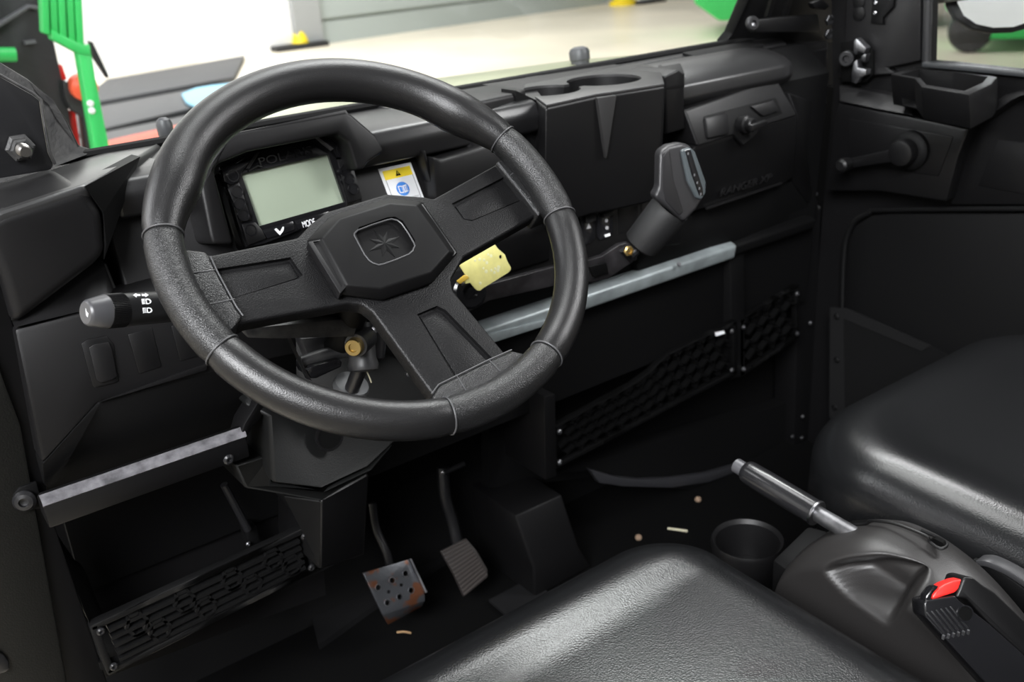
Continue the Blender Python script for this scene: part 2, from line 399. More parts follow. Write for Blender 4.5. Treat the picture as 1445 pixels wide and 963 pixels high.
# upper profile across the driver side
def profile(name, x0, x1, prof, m=None, bev=.005):
    m = m or (TOPM if 'ledge' in name or 'strip' in name else PLASTIC)
    b = B(); prism(b, [V(x0, y, z) for y, z in prof], V(x1-x0, 0, 0)); return link(name, b, m, dash, bevel=bev, seg=3)
LEDGE = [(1.125,.748),(.975,.757),(.955,.752),(.948,.738),(.952,.716),(1.125,.70)]
profile('upper_ledge', .225, .292, LEDGE)
profile('upper_ledge', .482, .735, LEDGE)
profile('upper_ledge', .285, .50, [(1.125,.748),(1.03,.752),(1.02,.74),(1.03,.70),(1.125,.70)])
profile('instrument_fascia', .215, .735, [(1.0,.722),(.972,.716),(.935,.60),(.945,.55),(1.0,.55)], bev=.004)
# left pod
pod = ats([(-34,318),(2,300),(120,262),(147,300),(151,350),(147,366),(20,463),(0,392)], y=.90)
b = B(); prism(b, pod, V(0,.12,0)); link('corner_pod', b, PLASTIC, dash, bevel=.012, seg=5)
# pod top, a sloping shelf that curls in to the windshield
tops = [at(-40,322,y=.90), at(2,298,y=.90), at(120,260,y=.90), at(196,222,y=.99), at(228,208,y=1.10)]
tope = [at(-40,272,y=1.04), at(0,262,y=1.04), at(75,238,y=1.08), at(140,216,y=1.12), at(228,200,y=1.13)]
b = B()
a = [b.verts.new(p) for p in tops]; c = [b.verts.new(p) for p in tope]
a2 = [b.verts.new(p-V(0,-.004,.03)) for p in tops]; c2 = [b.verts.new(p-V(0,0,.03)) for p in tope]
for i in range(4):
    b.faces.new([a[i],a[i+1],c[i+1],c[i]]); b.faces.new([a2[i],a[i],a[i+1],a2[i+1]]) ; b.faces.new([c2[i],c2[i+1],c[i+1],c[i]]); b.faces.new([a2[i],a2[i+1],c2[i+1],c2[i]])
b.faces.new([a[0],c[0],c2[0],a2[0]]); b.faces.new([a[4],a2[4],c2[4],c[4]])
link('pod_shelf', b, mat('lit_pod_top_plastic', (.016,.0158,.016), .36, spec=.8, bump=.1, bscale=600), dash, bevel=.006, seg=3)  # raised colour stands for the highlight on the pod top
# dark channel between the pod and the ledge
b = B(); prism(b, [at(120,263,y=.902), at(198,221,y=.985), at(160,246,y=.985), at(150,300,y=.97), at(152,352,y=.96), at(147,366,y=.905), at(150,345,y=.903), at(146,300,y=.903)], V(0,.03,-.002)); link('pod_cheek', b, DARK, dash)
# lower left fascia (slopes from under the pod down to the bar)
low = [at(20,464,y=.90), at(148,372,y=.945), at(168,412,y=.94), at(345,470,y=.93), at(352,570,y=.91), at(340,600,y=.91), at(64,690,y=.895)]
b = B()
P1 = [at(20,464,y=.897), at(150,370,y=.955), at(167,412,y=.95), at(238,398,y=.95), at(420,360,y=.95), at(420,395,y=.945), at(150,432,y=.905)]
prism(b, P1, V(0,.06,0)); link('fascia_step', b, PLASTIC, dash, bevel=.003)
fp = tilt(.897, .10, .60)
P2 = ats([(20,465),(150,433),(420,392),(420,560),(150,566),(52,640)], pl=fp)
P2 = ats([(20,465),(150,433),(420,360),(420,500),(330,520),(140,568),(60,656)], pl=fp)
b = B(); prism(b, P2, V(0,.06,0)); link('lower_fascia', b, PLASTIC, dash, bevel=.004)
P3 = [at(60,656,pl=fp), at(138,568,pl=fp), at(330,512,pl=fp), at(420,490,pl=fp), at(420,590,y=.96), at(345,610,y=.95), at(64,704,y=.94)]
b = B(); prism(b, P3, V(0,.05,0)); link('under_fascia', b, DARK, dash, bevel=.003)
# moulded ridge on the lower fascia
b = B(); prism(b, [at(136,568,pl=fp), at(290,512,pl=fp), at(290,522,pl=fp)], V(0,-.005,0.001)); link('ridge', b, PLASTIC, dash, bevel=.001)
# blank switch plates
def insets(lst, plane, name='switch_blank', m=PLASTIC2, lift=.0025, bev=.001):
    n = plane[0].normalized(); 
    if n.y > 0: n = -n
    for q in lst:
        b = B(); prism(b, [p + n*lift for p in ats(q, pl=plane)], -n*(lift+.004)); link(name, b, m, dash, bevel=bev)
insets([[(114,485),(122,479),(150,474),(160,486),(167,538),(160,541),(134,547),(130,545)]], fp, 'switch_frame', lift=.0015)
insets([[(124,490),(131,485),(152,482),(157,492),(164,530),(158,535),(142,540),(135,536)]], fp, lift=.0035, m=PLASTIC)
insets([[(180,472),(214,462),(228,518),(196,528)],[(241,460),(280,450),(292,500),(254,510)]], fp, lift=.001)
# instrument hood
hp = tilt(.925, .25, .74)
hood = [(296,332),(282,262),(290,236),(318,196),(332,187),(487,157),(496,161),(531,191),(543,214),(522,228),(512,240),(503,240),(491,200),(477,189),(350,214),(306,232),(303,244),(330,345),(300,345)]
b = B(); prism(b, ats(hood, pl=hp), V(0,.075,-.015)); link('instrument_hood', b, PLASTIC, dash, bevel=.004, seg=3)
b = B(); prism(b, [at(332,188,pl=hp), at(487,158,pl=hp), at(500,170,pl=hp), at(497,170,y=1.05), at(486,160,y=1.10), at(336,190,y=1.10)], V(0,.0,-.012)); link('hood_top', b, PLASTIC, dash, bevel=.002)
# recessed box right of the sticker
b = B(); prism(b, ats([(612,222),(624,226),(690,205),(720,230),(720,300),(617,300)], y=.935), V(0,.06,0)); link('side_box', b, PLASTIC, dash, bevel=.004)
b = B(); prism(b, ats([(596,214),(600,212),(621,290),(617,292)], y=.945), V(0,.02,0)); link('panel_seam', b, PLASTIC2, dash, bevel=.001)
# ledge block between the driver ledge and the cup holder
b = B(); prism(b, [at(600,140,y=1.0), at(640,128,y=1.06), at(700,118,y=1.08), at(742,126,y=.985), at(736,130,y=.97), at(660,146,y=.95)], V(0,.0,-.10)); link('ledge_block', b, PLASTIC, dash, bevel=.005, seg=3)

# cup holder block
DARKTOP = mat('cup_holder_plastic', (.0036, .0035, .0038), .42, spec=.3, bump=.05, bscale=1000)  # darker than the pod plastic, painting in the weaker light here
b = B(); prism(b, ats([(728,128),(775,150),(800,320),(730,320)], y=.965), V(0,.03,0)); link('cup_holder_side', b, DARK, dash)
zt = .752
top = [at(738,128,z=zt), at(770,152,z=zt), at(842,136,z=zt), at(872,132,z=zt), at(939,121,z=zt), at(932,99,z=zt), at(905,92,z=zt), at(740,112,z=zt)]
bot = [at(738,128,z=zt), at(770,152,z=zt), at(842,136,z=zt), at(872,132,z=zt), at(939,121,z=zt), at(932,99,z=zt), at(905,92,z=zt), at(740,112,z=zt)]
bot = [V(p.x, p.y + (.015 if i in (1,2,3,4) else 0), .60) for i, p in enumerate(bot)]
b = B(); prism(b, ats([(688,125),(745,112),(775,150),(728,136)], z=zt-.003), V(0,0,-.10)); link('cup_holder_side', b, TOPM, dash)
bl, br = at(798,118,z=zt), at(907,114,z=zt)
c1 = (bl+br)/2; r1 = (br-bl).length/2
c2 = at(772,131,z=zt); r2 = r1*.88
b = B(); prism(b, top, bot); 
def ccut():
    a1, a2, a3 = B(), B(), B()
    lathe(a1, V(c1.x, c1.y, .665), V(0,0,1), [(0, r1*.86), (.06, r1*.93), (.12, r1)], 48)
    lathe(a2, V(c2.x, c2.y, .675), V(0,0,1), [(0, r2*.86), (.06, r2*.93), (.12, r2)], 48)
    m_ = (c1+c2)/2; dc = (V(c1.x, c1.y, 0)-V(c2.x, c2.y, 0)).normalized(); pc_ = V(-dc.y, dc.x, 0)
    obox(a3, V(m_.x, m_.y, .74), dc, pc_, V(0,0,1), .05, .030, .11)
    return [a1, a2, a3]
cup = link('cup_holder', b, DARKTOP, dash, bevel=.004, seg=3, cuts=ccut())
b = B(); tc_ = sum(top, V(0,0,0))/len(top)
prism(b, [p + (tc_-p)*.015 + V(0,0,.0032) for p in top], V(0,0,-.0035)); link('cup_holder_rim', b, mat('lit_rim_plastic', (.024,.0235,.024), .34, spec=.8, bump=.06, bscale=800), dash, bevel=.001, cuts=ccut())  # added thin plate, its lighter colour standing for light on the top
b = B(); prism(b, [at(843,138,y=top[2].y-.004), at(871,134,y=top[3].y-.004), at(857,225,y=top[2].y-.002)], V(0,.012,0)); link('cup_holder_rib', b, mat('rib_black_plastic', (.013,.0125,.0125), .55), dash, bevel=.002)  # rib in a lighter black than the cup holder block
# back wall of the cup holder recess and its right shoulder
b = B(); prism(b, [at(692,121,y=1.07), at(880,92,y=1.07), at(872,103,y=1.05), at(740,127,y=1.05)], V(0,.02,0)); link('recess_wall', b, PLASTIC2, dash)
b = B(); prism(b, [at(880,92,y=1.07), at(926,94,y=1.04), at(935,116,y=.965), at(905,104,y=1.03)], V(.01,.01,-.03)); link('recess_wall', b, PLASTIC2, dash)
b = B(); prism(b, [at(938,108,y=.955), at(957,98,y=.955), at(966,104,y=.955), at(967,182,y=.965), at(941,190,y=.965)], V(0,.08,0)); link('cup_shoulder', b, PLASTIC, dash, bevel=.003, seg=3)
b = B(); prism(b, [at(926,93,y=1.04), at(958,82,y=1.07), at(966,103,y=.957), at(938,107,y=.957)], V(0,.0,-.02)); link('cup_shoulder', b, PLASTIC, dash, bevel=.002)
# top strip from the recess to the right end
profile('top_strip', .60, 1.345, [(1.125,.75),(1.085,.752),(1.07,.745),(1.07,.72),(1.125,.72)], bev=.003)
profile('vent_slot', 1.12, 1.275, [(1.088,.756),(1.06,.752),(1.06,.742),(1.088,.746)], m=DARK, bev=.001)
# right roll
b = B(); pr = [(1.07,.752),(1.03,.752),(.995,.742),(.978,.730),(.975,.712),(.985,.700),(1.07,.69)]
rings = []
for x, k in ((1.0,1),(1.22,1),(1.25,.92),(1.272,.72),(1.282,.45)):
    cyy, czz = 1.06, .715
    rings.append([V(x, cyy+(y-cyy)*k, czz+(z-czz)*k) for y, z in pr])
loft(b, rings); link('passenger_roll', b, TOPM, dash, bevel=.004, seg=3)
# centre fascia with switches
cpn = tilt(.955, .10, .60)
b = B(); prism(b, ats([(700,320),(808,289),(930,253),(962,240),(962,345),(900,352),(830,372),(700,420)], pl=cpn), V(0,.05,0)); link('switch_panel', b, PLASTIC2, dash, bevel=.003)
n = -cpn[0].normalized(); n = n if n.y < 0 else -n
insets([[(812,290),(930,254),(932,256),(814,293)]], cpn, 'panel_lip', lift=.002)
insets([[(872,282),(900,273),(900,322),(872,331)],[(904,272),(925,265),(925,312),(904,319)]], cpn, lift=.001)
def rocker(u, v, kind):
    w, h = 11, 28
    q = [(u-w+3,v-h+6),(u+w-5,v-h-1),(u+w,v-h+6),(u+w,v+h-8),(u+w-4,v+h-3),(u-w+3,v+h+4),(u-w,v+h-2),(u-w,v-h+12)]
    b = B(); prism(b, [p+n*.003 for p in ats(q, pl=cpn)], -n*.01); s = link('rocker_switch', b, GLOSS, dash, bevel=.0015)
    q2 = [(u-w+4,v-h+11),(u+w-4,v-h+6),(u+w-4,v-6),(u-w+4,v-1)]
    b = B(); prism(b, [at(q2[0][0],q2[0][1],pl=cpn)+n*.005, at(q2[1][0],q2[1][1],pl=cpn)+n*.005, at(q2[2][0],q2[2][1],pl=cpn)+n*.011, at(q2[3][0],q2[3][1],pl=cpn)+n*.011], -n*.006); link('paddle', b, PLASTIC2, s, bevel=.001)
    ax = (at(u+10,v-2.7,pl=cpn)-at(u,v,pl=cpn)).normalized(); up = n.cross(ax)*-1
    up = up if up.z > 0 else -up
    c = at(u, v+2, pl=cpn) + n*.0035
    if kind:
        for dz in (-.001, -.011):
            b = B(); lathe(b, c+up*dz, n, [(0,.0026),(.0006,.0026)], 16); link('switch_symbol', b, GREYINK, s)
        b = B(); obox(b, c-up*.021, ax, up, n, .009, .0035, .0008); link('switch_symbol', b, WHITE, s)
    else:
        b = B(); prism(b, [c-ax*.004-up*.004, c+ax*.004-up*.004, c+up*.004], n*.0006); link('switch_symbol', b, GREYINK, s)
rocker(828, 316, 0); rocker(853, 308, 1)
b = B()
cc = at(748, 353, pl=cpn)
lathe(b, cc+n*.0005, n, [(0,.0185),(.0022,.0185),(.0022,.0165),(.0008,.0165)], 36); link('socket_cap', b, PLASTIC2, dash)

# glove box
gp = tilt(.968, .25, .69); gp2 = tilt(.952, -.06, .65)
up_poly = [(968,153),(975,148),(1098,108),(1108,118),(1124,163),(1120,168),(985,205)]
b = B()
G = [at(968,152,y=.975), at(1096,110,y=.975), at(1124,163,y=.948), at(1110,170,y=.948), at(985,206,y=.948)]
G = [at(966,156,y=.968), at(1096,110,y=.985), at(1126,163,y=.955), at(985,207,y=.95)]
_gn = (G[1]-G[0]).cross(G[3]-G[0]).normalized(); _gn = _gn if _gn.y < 0 else -_gn
G[2] = at(1126,163,pl=(_gn, G[0].dot(_gn)))
prism(b, G, V(0,.06,0)); gb = link('glove_box_door', b, PLASTIC, dash, bevel=.004, seg=3)
b = B(); prism(b, [at(985,206,y=.9505), G[2]+V(0,.0005,0), at(1120,250,y=.975), at(1108,258,y=.975), at(976,300,y=.97), at(968,282,y=.97), at(972,215,y=.96)], V(0,.05,0)); link('lower_panel', b, PLASTIC2, gb, bevel=.003)
_gn = (G[1]-G[0]).cross(G[3]-G[0]).normalized(); _gn = _gn if _gn.y < 0 else -_gn
gq = lambda u, v, lift=0: at(u, v, pl=(_gn, G[0].dot(_gn) + .0012 + lift))
b = B(); prism(b, [gq(993,164), gq(1095,137), gq(1105,160), gq(1078,170), gq(1068,190), gq(1050,205), gq(1036,190), gq(998,198)], -_gn*.006); link('latch_recess', b, DARK, gb, bevel=.002)
b = B(); prism(b, [gq(996,167,.004), gq(1027,159,.004), gq(1030,189,.004), gq(1000,196,.004)], V(0,.02,0)); link('latch_plate', b, PLASTIC, gb, bevel=.003)
b = B(); prism(b, [gq(1060,150,.004), gq(1092,141,.004), gq(1101,157,.004), gq(1078,165,.004)], V(0,.02,0)); link('latch_plate', b, PLASTIC, gb, bevel=.003)
kp = gq(1046, 176)
b = B(); lathe(b, kp, V(0,-1,.1), [(0,.013),(.012,.013),(.014,.010),(.022,.010),(.024,.008)], 20); kb = link('latch_knob', b, PLASTIC2, gb)
b = B(); obox(b, kp+V(.008,-.024,0), V(1,0,.05).normalized(), V(0,0,1), V(0,1,0), .036, .010, .008); link('knob_wing', b, PLASTIC2, kb, bevel=.002)
ax = (at(1105,250,y=.97)-at(1003,283,y=.97)); 
text('raised_lettering', 'RANGER XP', at(1052,262,y=.966), ax, V(0,0,1), .016, PLASTIC, gb, depth=.0012, shear=.35, width=.118)
b = B(); prism(b, [at(998,293,y=.966), at(1104,258,y=.968), at(1104,260,y=.968), at(998,296,y=.966)], V(0,.004,0)); link('raised_line', b, PLASTIC, gb)
# right end of the dash
b = B(); prism(b, [at(1098,84,y=1.06), at(1108,78,y=1.07), at(1168,66,y=1.04), at(1168,148,y=1.02), at(1130,133,y=1.0), at(1112,128,y=1.0)], V(0,.06,0)); link('corner_wing', b, PLASTIC, dash, bevel=.004)
b = B(); prism(b, [at(1040,62,y=1.118), at(1168,57,y=1.10), at(1168,68,y=1.04), at(1108,80,y=1.07), at(1098,84,y=1.06), at(1070,70,y=1.09)], V(0,0,-.02)); link('corner_top', b, PLASTIC, dash, bevel=.003)
b = B(); prism(b, [at(1112,130,y=.992), at(1128,136,y=.995), at(1166,150,y=1.01), at(1150,300,y=1.02), at(1118,258,y=.985), at(1128,165,y=.965)], V(0,.06,0)); link('end_panel', b, PLASTIC2, dash, bevel=.003)
b = B(); prism(b, [at(962,240,y=1.0), at(976,300,y=.985), at(1118,256,y=.985), at(1150,300,y=1.02), at(1146,318,y=1.02), at(1040,352,y=1.0), at(900,400,y=1.0), at(900,350,y=1.0)], V(0,.05,0)); link('lower_roll', b, DARK, dash, bevel=.004)

# steel cross tube below the dash
t = thing('cross_tube', 'pale grey steel cross tube running below the dash behind the gear lever', 'tube', at(870,410,y=1.0))
b = B(); e0, e1 = at(560,520,y=1.0), at(1120,312,y=1.0)
e1.z = e0.z = at(870,407,y=1.0).z
d = V(1,0,0)
prism(b, [V(.50,.985,e0.z+.010), V(.50,1.0,e0.z+.016), V(.50,1.03,e0.z+.012), V(.50,1.03,e0.z-.02), V(.50,.99,e0.z-.012)], V(.64,0,0)); tb = link('tube', b, GREYMETAL, t, bevel=.004, seg=3)
b = B(); prism(b, [V(1.12,.988,e0.z+.008), V(1.12,1.0,e0.z+.013), V(1.12,1.03,e0.z+.009), V(1.12,1.03,e0.z-.017), V(1.12,.992,e0.z-.009)], V(.22,0,0)); link('dark_end', b, DARK, t, bevel=.004, seg=3)  # the tube goes on darker at its right end
b = B(); screw(b, at(958,373,y=.982), V(0,-1,.4), .004, .002); link('rivet', b, STEEL, t)
b = B(); prism(b, [at(690,472,y=.984), at(772,452,y=.984), at(764,462,y=.984), at(690,486,y=.984)], V(0,.01,0)); link('welded_tab', b, GREYMETAL, t, bevel=.001)

# lower bar on the left with jamb
t = thing('lower_bar', 'black square bar with a scuffed top edge, pale with painted light, below the left dash', 'bar', at(200,660,y=.9))
b = B()
A0, A1 = at(60,713,y=.885), at(347,614,y=.885)
zz = (A0.z+A1.z)/2; 
prof = [V(0,0,.003), V(0,.010,.008), V(0,.030,-.004), V(0,.030,-.022), V(0,0,-.026), V(0,-.001,-.012)]
prism(b, [A0+p for p in prof], [A1+p for p in prof]); link('bar', b, PLASTIC2, t, bevel=.002)
b = B(); prism(b, [A0+V(0,-.0016,-.001), A1+V(0,-.0016,-.001), A1+V(0,-.0012,.0036), A1+V(0,.0065,.0072), A0+V(0,.0065,.0072), A0+V(0,-.0012,.0036)], V(0,.002,-.002)); link('lit_scuffed_edge', b, mat('lit_scuffed_grey', (.11,.107,.115), .38, bump=.2, bscale=500, var=.5, vscale=90), t)['label'] = 'scuffed top edge, pale grey with painted light'  # pale tone stands for light on the top face, speckles for scuffs
b = B(); prism(b, [at(345,600,y=.884), at(372,556,y=.89), at(385,570,y=.90), at(352,612,y=.886), at(345,640,y=.884), at(330,652,y=.884)], V(0,.03,0)); link('end_bracket', b, PLASTIC2, t, bevel=.003)
b = B(); screw(b, at(322,648,y=.886), V(0,-1,0), .006, .004); link('bolt', b, BLACKMETAL, t)

# storage cubby behind the bar
t = thing('storage_cubby', 'open black storage cubby under the left dash below the scuffed bar', 'cubby', (.24, 1.0, .22))
b = B(); prism(b, ats([(60,700),(440,600),(460,840),(140,960)], y=1.03), V(0,.02,0)); link('back_panel', b, PLASTIC, t)
b = B(); prism(b, [V(.10,.93,.27), V(.38,.93,.27), V(.38,1.03,.24), V(.10,1.03,.24)], V(0,0,-.01)); link('shelf', b, DARK, t)
b = B(); tube(b, [at(316,684,y=.98), at(350,748,y=.98)], .0045, 10); link('stay_rod', b, BLACKMETAL, t)
b = B(); prism(b, ats([(345,745),(362,742),(368,768),(352,775)], y=.99), V(0,.02,0)); link('rod_clip', b, DARK, t, bevel=.002)
b = B(); screw(b, at(350,768,y=.985), V(0,-1,0), .003, .002); link('clip_screw', b, STEEL, t)
b = B(); prism(b, [at(70,740,y=.93), at(108,800,y=.99), at(120,806,y=.99), at(146,870,y=.99), at(128,884,y=.93)], V(0,.02,0)); link('cheek', b, DARK, t, bevel=.002)

# lattice storage nets
LATM = mat('lattice_black_plastic', (.003,.003,.0032), .5, spec=.3)
LATD = mat('lattice_dark_plastic', (.0012,.0012,.0013), .65, spec=.12)
def lattice(lab, quad, y, rows, cols, style, kink=None):
    """quad: TL TR BR BL pixels on the plane y"""
    TL, TR, BR, BL = ats(quad, y=y)
    t = thing('lattice_panel', lab, 'lattice panel', (BL+BR)/2, group='moulded lattice panels under the dash')
    def pt(s, q): return (TL.lerp(TR, s)).lerp(BL.lerp(BR, s), q) + (kink(s, q) if kink else V(0,0,0))
    D = V(0, .012, 0)
    b = B()
    def strip(a, c, w, dep=D):
        dd = (c-a); dd.normalize(); nn = V(dd.z, 0, -dd.x)*(w/2)
        prism(b, [a+nn, c+nn, c-nn, a-nn], dep)
    N = 10
    for q, w in ((0.03,.007),(.97,.007)):
        for i in range(N): strip(pt(i/N, q), pt((i+1)/N, q), w)
    for s in (.012, .988): strip(pt(s, 0), pt(s, 1), .008)
    link('rim', b, LATM if style == 'bars' else LATD, t, bevel=.0012)
    b = B()
    L = (TR-TL).length; H = (TL-BL).length
    if style == 'bars':
        ys = [.22, .38, .54, .70, .84]
        for q in ys:
            for i in range(N): strip(pt(.06+.88*i/N, q), pt(.06+.88*(i+1)/N, q), .0042)
        for i, s in enumerate([.17,.25,.38,.46,.60,.68,.80,.88]):
            q0 = .34 if i % 2 == 0 else .66
            rs, rq = .045, .20
            hx = [(s-rs,q0),(s-rs*.45,q0-rq),(s+rs*.45,q0-rq),(s+rs,q0),(s+rs*.45,q0+rq),(s-rs*.45,q0+rq)]
            for k in range(6): strip(pt(*hx[k]), pt(*hx[(k+1) % 6]), .0034, V(0,.009,0)-V(0,.003,0))
    else:
        for r in range(rows):
            for c in range(cols):
                s = .04 + .92*(c+.5+(.5 if r % 2 else 0))/(cols+.5); q0 = .06+.88*(r+.5)/rows
                rs, rq = .92/(cols+.5)*.56, .88/rows*.62
                hx = [(s-rs,q0-rq*.35),(s,q0-rq),(s+rs,q0-rq*.35),(s+rs,q0+rq*.35),(s,q0+rq),(s-rs,q0+rq*.35)]
                hx = [(max(.02,min(.98,a)), max(.03,min(.97,c_))) for a, c_ in hx]
                for k in range(3): 
                    if (pt(*hx[k])-pt(*hx[k+1])).length > .002: strip(pt(*hx[k]), pt(*hx[k+1]), .004)
    link('lattice', b, LATM if style == 'bars' else LATD, t, smooth=0)
    for s, q in ((.03,.14),(.03,.88),(.965,.14),(.965,.88)):
        b = B(); screw(b, pt(s, q)-V(0,.0005,0), V(0,-1,0), .0045, .003); link('screw', b, STEEL if style != 'bars' else BLACKMETAL, t)
    return t
lattice('black lattice panel with bars and hexagons across the left cubby mouth', [(128,886),(437,744),(450,803),(153,953)], .925, 3, 8, 'bars')
lattice('long black honeycomb lattice panel low in the middle below the cross tube', [(780,606),(1040,453),(1040,527),(780,664)], .99, 4, 13, 'hex',
        lambda s, q: V(0,0,1)*(1-q)*((-.006*s/.47) if s < .47 else (-.006+.018*(s-.47)/.11) if s < .58 else .012*(1-(s-.58)/.42)))
lattice('short black honeycomb lattice panel at the far right end below the dash', [(1046,452),(1127,402),(1127,478),(1046,532)], 1.0, 4, 4, 'hex')
# boxes behind the nets
t = thing('lower_bin', 'black open bin under the middle and right of the dash behind the honeycomb panels', 'bin', (1.05, 1.1, .1))
b = B(); prism(b, ats([(690,480),(1150,310),(1150,640),(690,690)], y=1.10), V(0,.02,0)); link('back_panel', b, DARK, t)
b = B(); prism(b, ats([(768,560),(784,556),(786,672),(770,678)], y=.985), V(0,.10,0)); link('side_panel', b, PLASTIC2, t, bevel=.002)
b = B(); prism(b, ats([(772,670),(1142,560),(1142,700),(950,690),(840,664)], y=1.05), V(0,.03,0)); link('toe_panel', b, DARK, t)
b = B(); prism(b, [at(1030,340,y=1.0), at(1050,335,y=1.0), at(1052,530,y=1.0), at(1034,535,y=1.0)], V(0,.08,0)); link('divider', b, DARK, t, bevel=.002)
b = B(); prism(b, ats([(850,512),(918,450),(936,486),(906,510)], y=1.085), V(0,.01,0)); link('inner_flap', b, PLASTIC, t, bevel=.002)
b = B(); prism(b, ats([(1128,330),(1160,290),(1140,640),(1120,640)], y=1.03), V(0,.05,0)); link('end_post', b, PLASTIC2, t, bevel=.003)
b = B(); prism(b, ats([(1010,470),(1022,467),(1023,471),(1011,475)], y=.985), V(0,.002,0)); link('white_tab', b, WHITE, t)
for u, v in ((1143,456),(1132,588),(1118,616),(1131,618)):
    b = B(); screw(b, at(u, v, y=1.02), V(0,-1,0), .004, .003); link('screw', b, STEEL, t)
# curved floor ledge, its grey strip standing for light reflected there
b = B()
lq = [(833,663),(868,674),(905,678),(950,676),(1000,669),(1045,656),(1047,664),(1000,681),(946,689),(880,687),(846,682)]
prism(b, ats(lq, y=1.035), V(0,.012,0)); link('floor_ledge', b, mat('lit_ledge_plastic', (.022,.022,.0245), .4), label='curved ledge, grey with painted-in reflected light, where the floor meets the bin below the dash', cat='ledge', bevel=.0015)

# left jamb
JY = tilt(.925, -.06, .45)
t = thing('door_jamb', 'black door jamb trim with a large round bolt at the left edge of the cab', 'door jamb', at(100,960,pl=JY))
b = B(); prism(b, ats([(-50,315),(-34,318),(0,392),(20,463),(60,655),(75,735),(152,965),(172,1030),(-60,1040)], pl=JY), V(0,.02,0)); link('trim', b, PLASTIC2, t, bevel=.002)
b = B(); prism(b, ats([(-50,420),(0,520),(30,600),(95,965),(110,1040),(-60,1040)], pl=tilt(.919,-.06,.45)), V(0,.008,0)); link('seal_lip', b, mat('dark_olive_trim', (.005,.005,.0042), .55, spec=.3, bump=.3, bscale=600), t, bevel=.003)
b = B(); prism(b, ats([(18,700),(28,688),(52,680),(60,712),(58,719),(24,722)], pl=tilt(.917,-.06,.45)), V(0,.004,0)); link('bolt_plate', b, DARK, t, bevel=.0015)
b = B(); lathe(b, at(35,706,pl=tilt(.917,-.06,.45)), V(-.35,-1,.1), [(0,.0105),(.003,.0105),(.006,.008),(.007,.0045),(.004,.004),(.003,.001)], 24); link('bolt', b, BLACKMETAL, t)
b = B(); prism(b, ats([(-30,905),(6,925),(13,935),(14,945),(8,950),(-30,960)], pl=tilt(.915,-.06,.45)), V(0,.005,0)); link('latch_plate', b, BLACKMETAL, t, bevel=.002)

# knee cover around the column
DARK2 = mat('greenish_black_plastic', (.0042, .0044, .0044), .5, spec=.25, bump=.2, bscale=700)
knee = thing('column_cover', 'black moulded knee cover below the steering wheel with a round hole', 'column cover', (.38, .92, .30))
b = B(); prism(b, [at(345,572,y=.90), at(378,590,y=.885), at(384,682,y=.875), at(455,690,y=.855), at(520,660,y=.875), at(556,626,y=.90), at(640,600,y=.93), at(640,520,y=.96), at(400,470,y=.95)], V(0,.10,0)); link('shroud', b, DARK2, knee, bevel=.004, seg=3)
b = B(); prism(b, [at(330,656,y=.905), at(384,640,y=.90), at(384,683,y=.88), at(455,692,y=.86), at(522,660,y=.88), at(556,628,y=.90), at(520,668,y=.885), at(453,708,y=.865), at(346,690,y=.90)], V(0,.06,0)); link('shroud_band', b, DARK2, knee, bevel=.003)
b = B(); prism(b, [at(400,700,y=.90), at(453,706,y=.87), at(452,806,y=.885), at(435,745,y=.92)], V(0,.06,0)); link('cheek', b, DARK, knee, bevel=.003)
b = B(); prism(b, [at(453,706,y=.868), at(522,668,y=.888), at(515,785,y=.93), at(452,806,y=.885)], V(0,.12,-.01)); link('front_face', b, PLASTIC2, knee, bevel=.005, seg=3)
b = B(); pc = at(464,616,y=.872); lathe(b, pc, V(0,-1,.15), [(0,.016),(.003,.016),(.003,.0135),(-.004,.0135)], 28); link('hole_rim', b, PLASTIC2, knee)
b = B(); lathe(b, pc+V(0,-.001,0), V(0,-1,.15), [(0,.0135),(.0012,.0135)], 28); link('hole', b, BLACKINK, knee)

# ================================================================== INSTRUMENT DISPLAY
ip = tilt(.955, .30, .72); inn = -ip[0].normalized()
gd = thing('instrument_display', 'rectangular digital instrument display with a blank pale green-grey screen', 'display', at(410,320,pl=ip))
def ipt(u, v, l=0): return at(u, v, pl=(ip[0], ip[1] ) ) + inn*l
def ipp(pts, l=0): return [ipt(u, v, l) for u, v in pts]
b = B(); prism(b, ipp([(303,247),(350,222),(478,195),(490,204),(516,290),(500,330),(355,375),(335,350)], -.004), -inn*.02); link('housing', b, GLOSS, gd, bevel=.003)
b = B(); prism(b, ipp([(336,246),(461,217),(486,288),(362,322)], .002), -inn*.004); scr = link('screen', b, SCREEN, gd); scr['label'] = 'blank pale green-grey screen'
fr_out = [(308,241),(346,229),(357,217),(428,200),(440,196),(466,212),(471,222),(489,281),(486,300),(370,345),(345,350),(333,316),(318,262)]
fr_in = [(338,247),(460,219),(483,286),(363,320)]
def ring(name, outer, inner, l0, depth, m, par, bev=.0012):
    cb = B(); prism(cb, ipp(inner, .03), -inn*.08)
    b = B(); prism(b, ipp(outer, l0), -inn*depth); return link(name, b, m, par, bevel=bev, cuts=[cb])
ring('bezel', fr_out, fr_in, .006, .012, GLOSS, gd)
b = B(); prism(b, ipp([(308,236),(352,228),(338,244),(336,252),(334,258),(322,263),(312,258)], .009), -inn*.01); link('corner_pad', b, GLOSS, gd, bevel=.0012)
b = B(); prism(b, ipp([(318,268),(334,258),(352,312),(337,316)], .008), -inn*.01); link('lamp_strip', b, PLASTIC2, gd, bevel=.0012)
b = B(); prism(b, ipp([(337,318),(356,314),(365,324),(372,338),(346,348)], .009), -inn*.01); link('corner_pad', b, PLASTIC2, gd, bevel=.0012)
b = B(); prism(b, ipp([(438,196),(474,186),(488,202),(492,226),(472,224),(462,212)], .008), -inn*.01); link('corner_pad', b, GLOSS, gd, bevel=.0012)
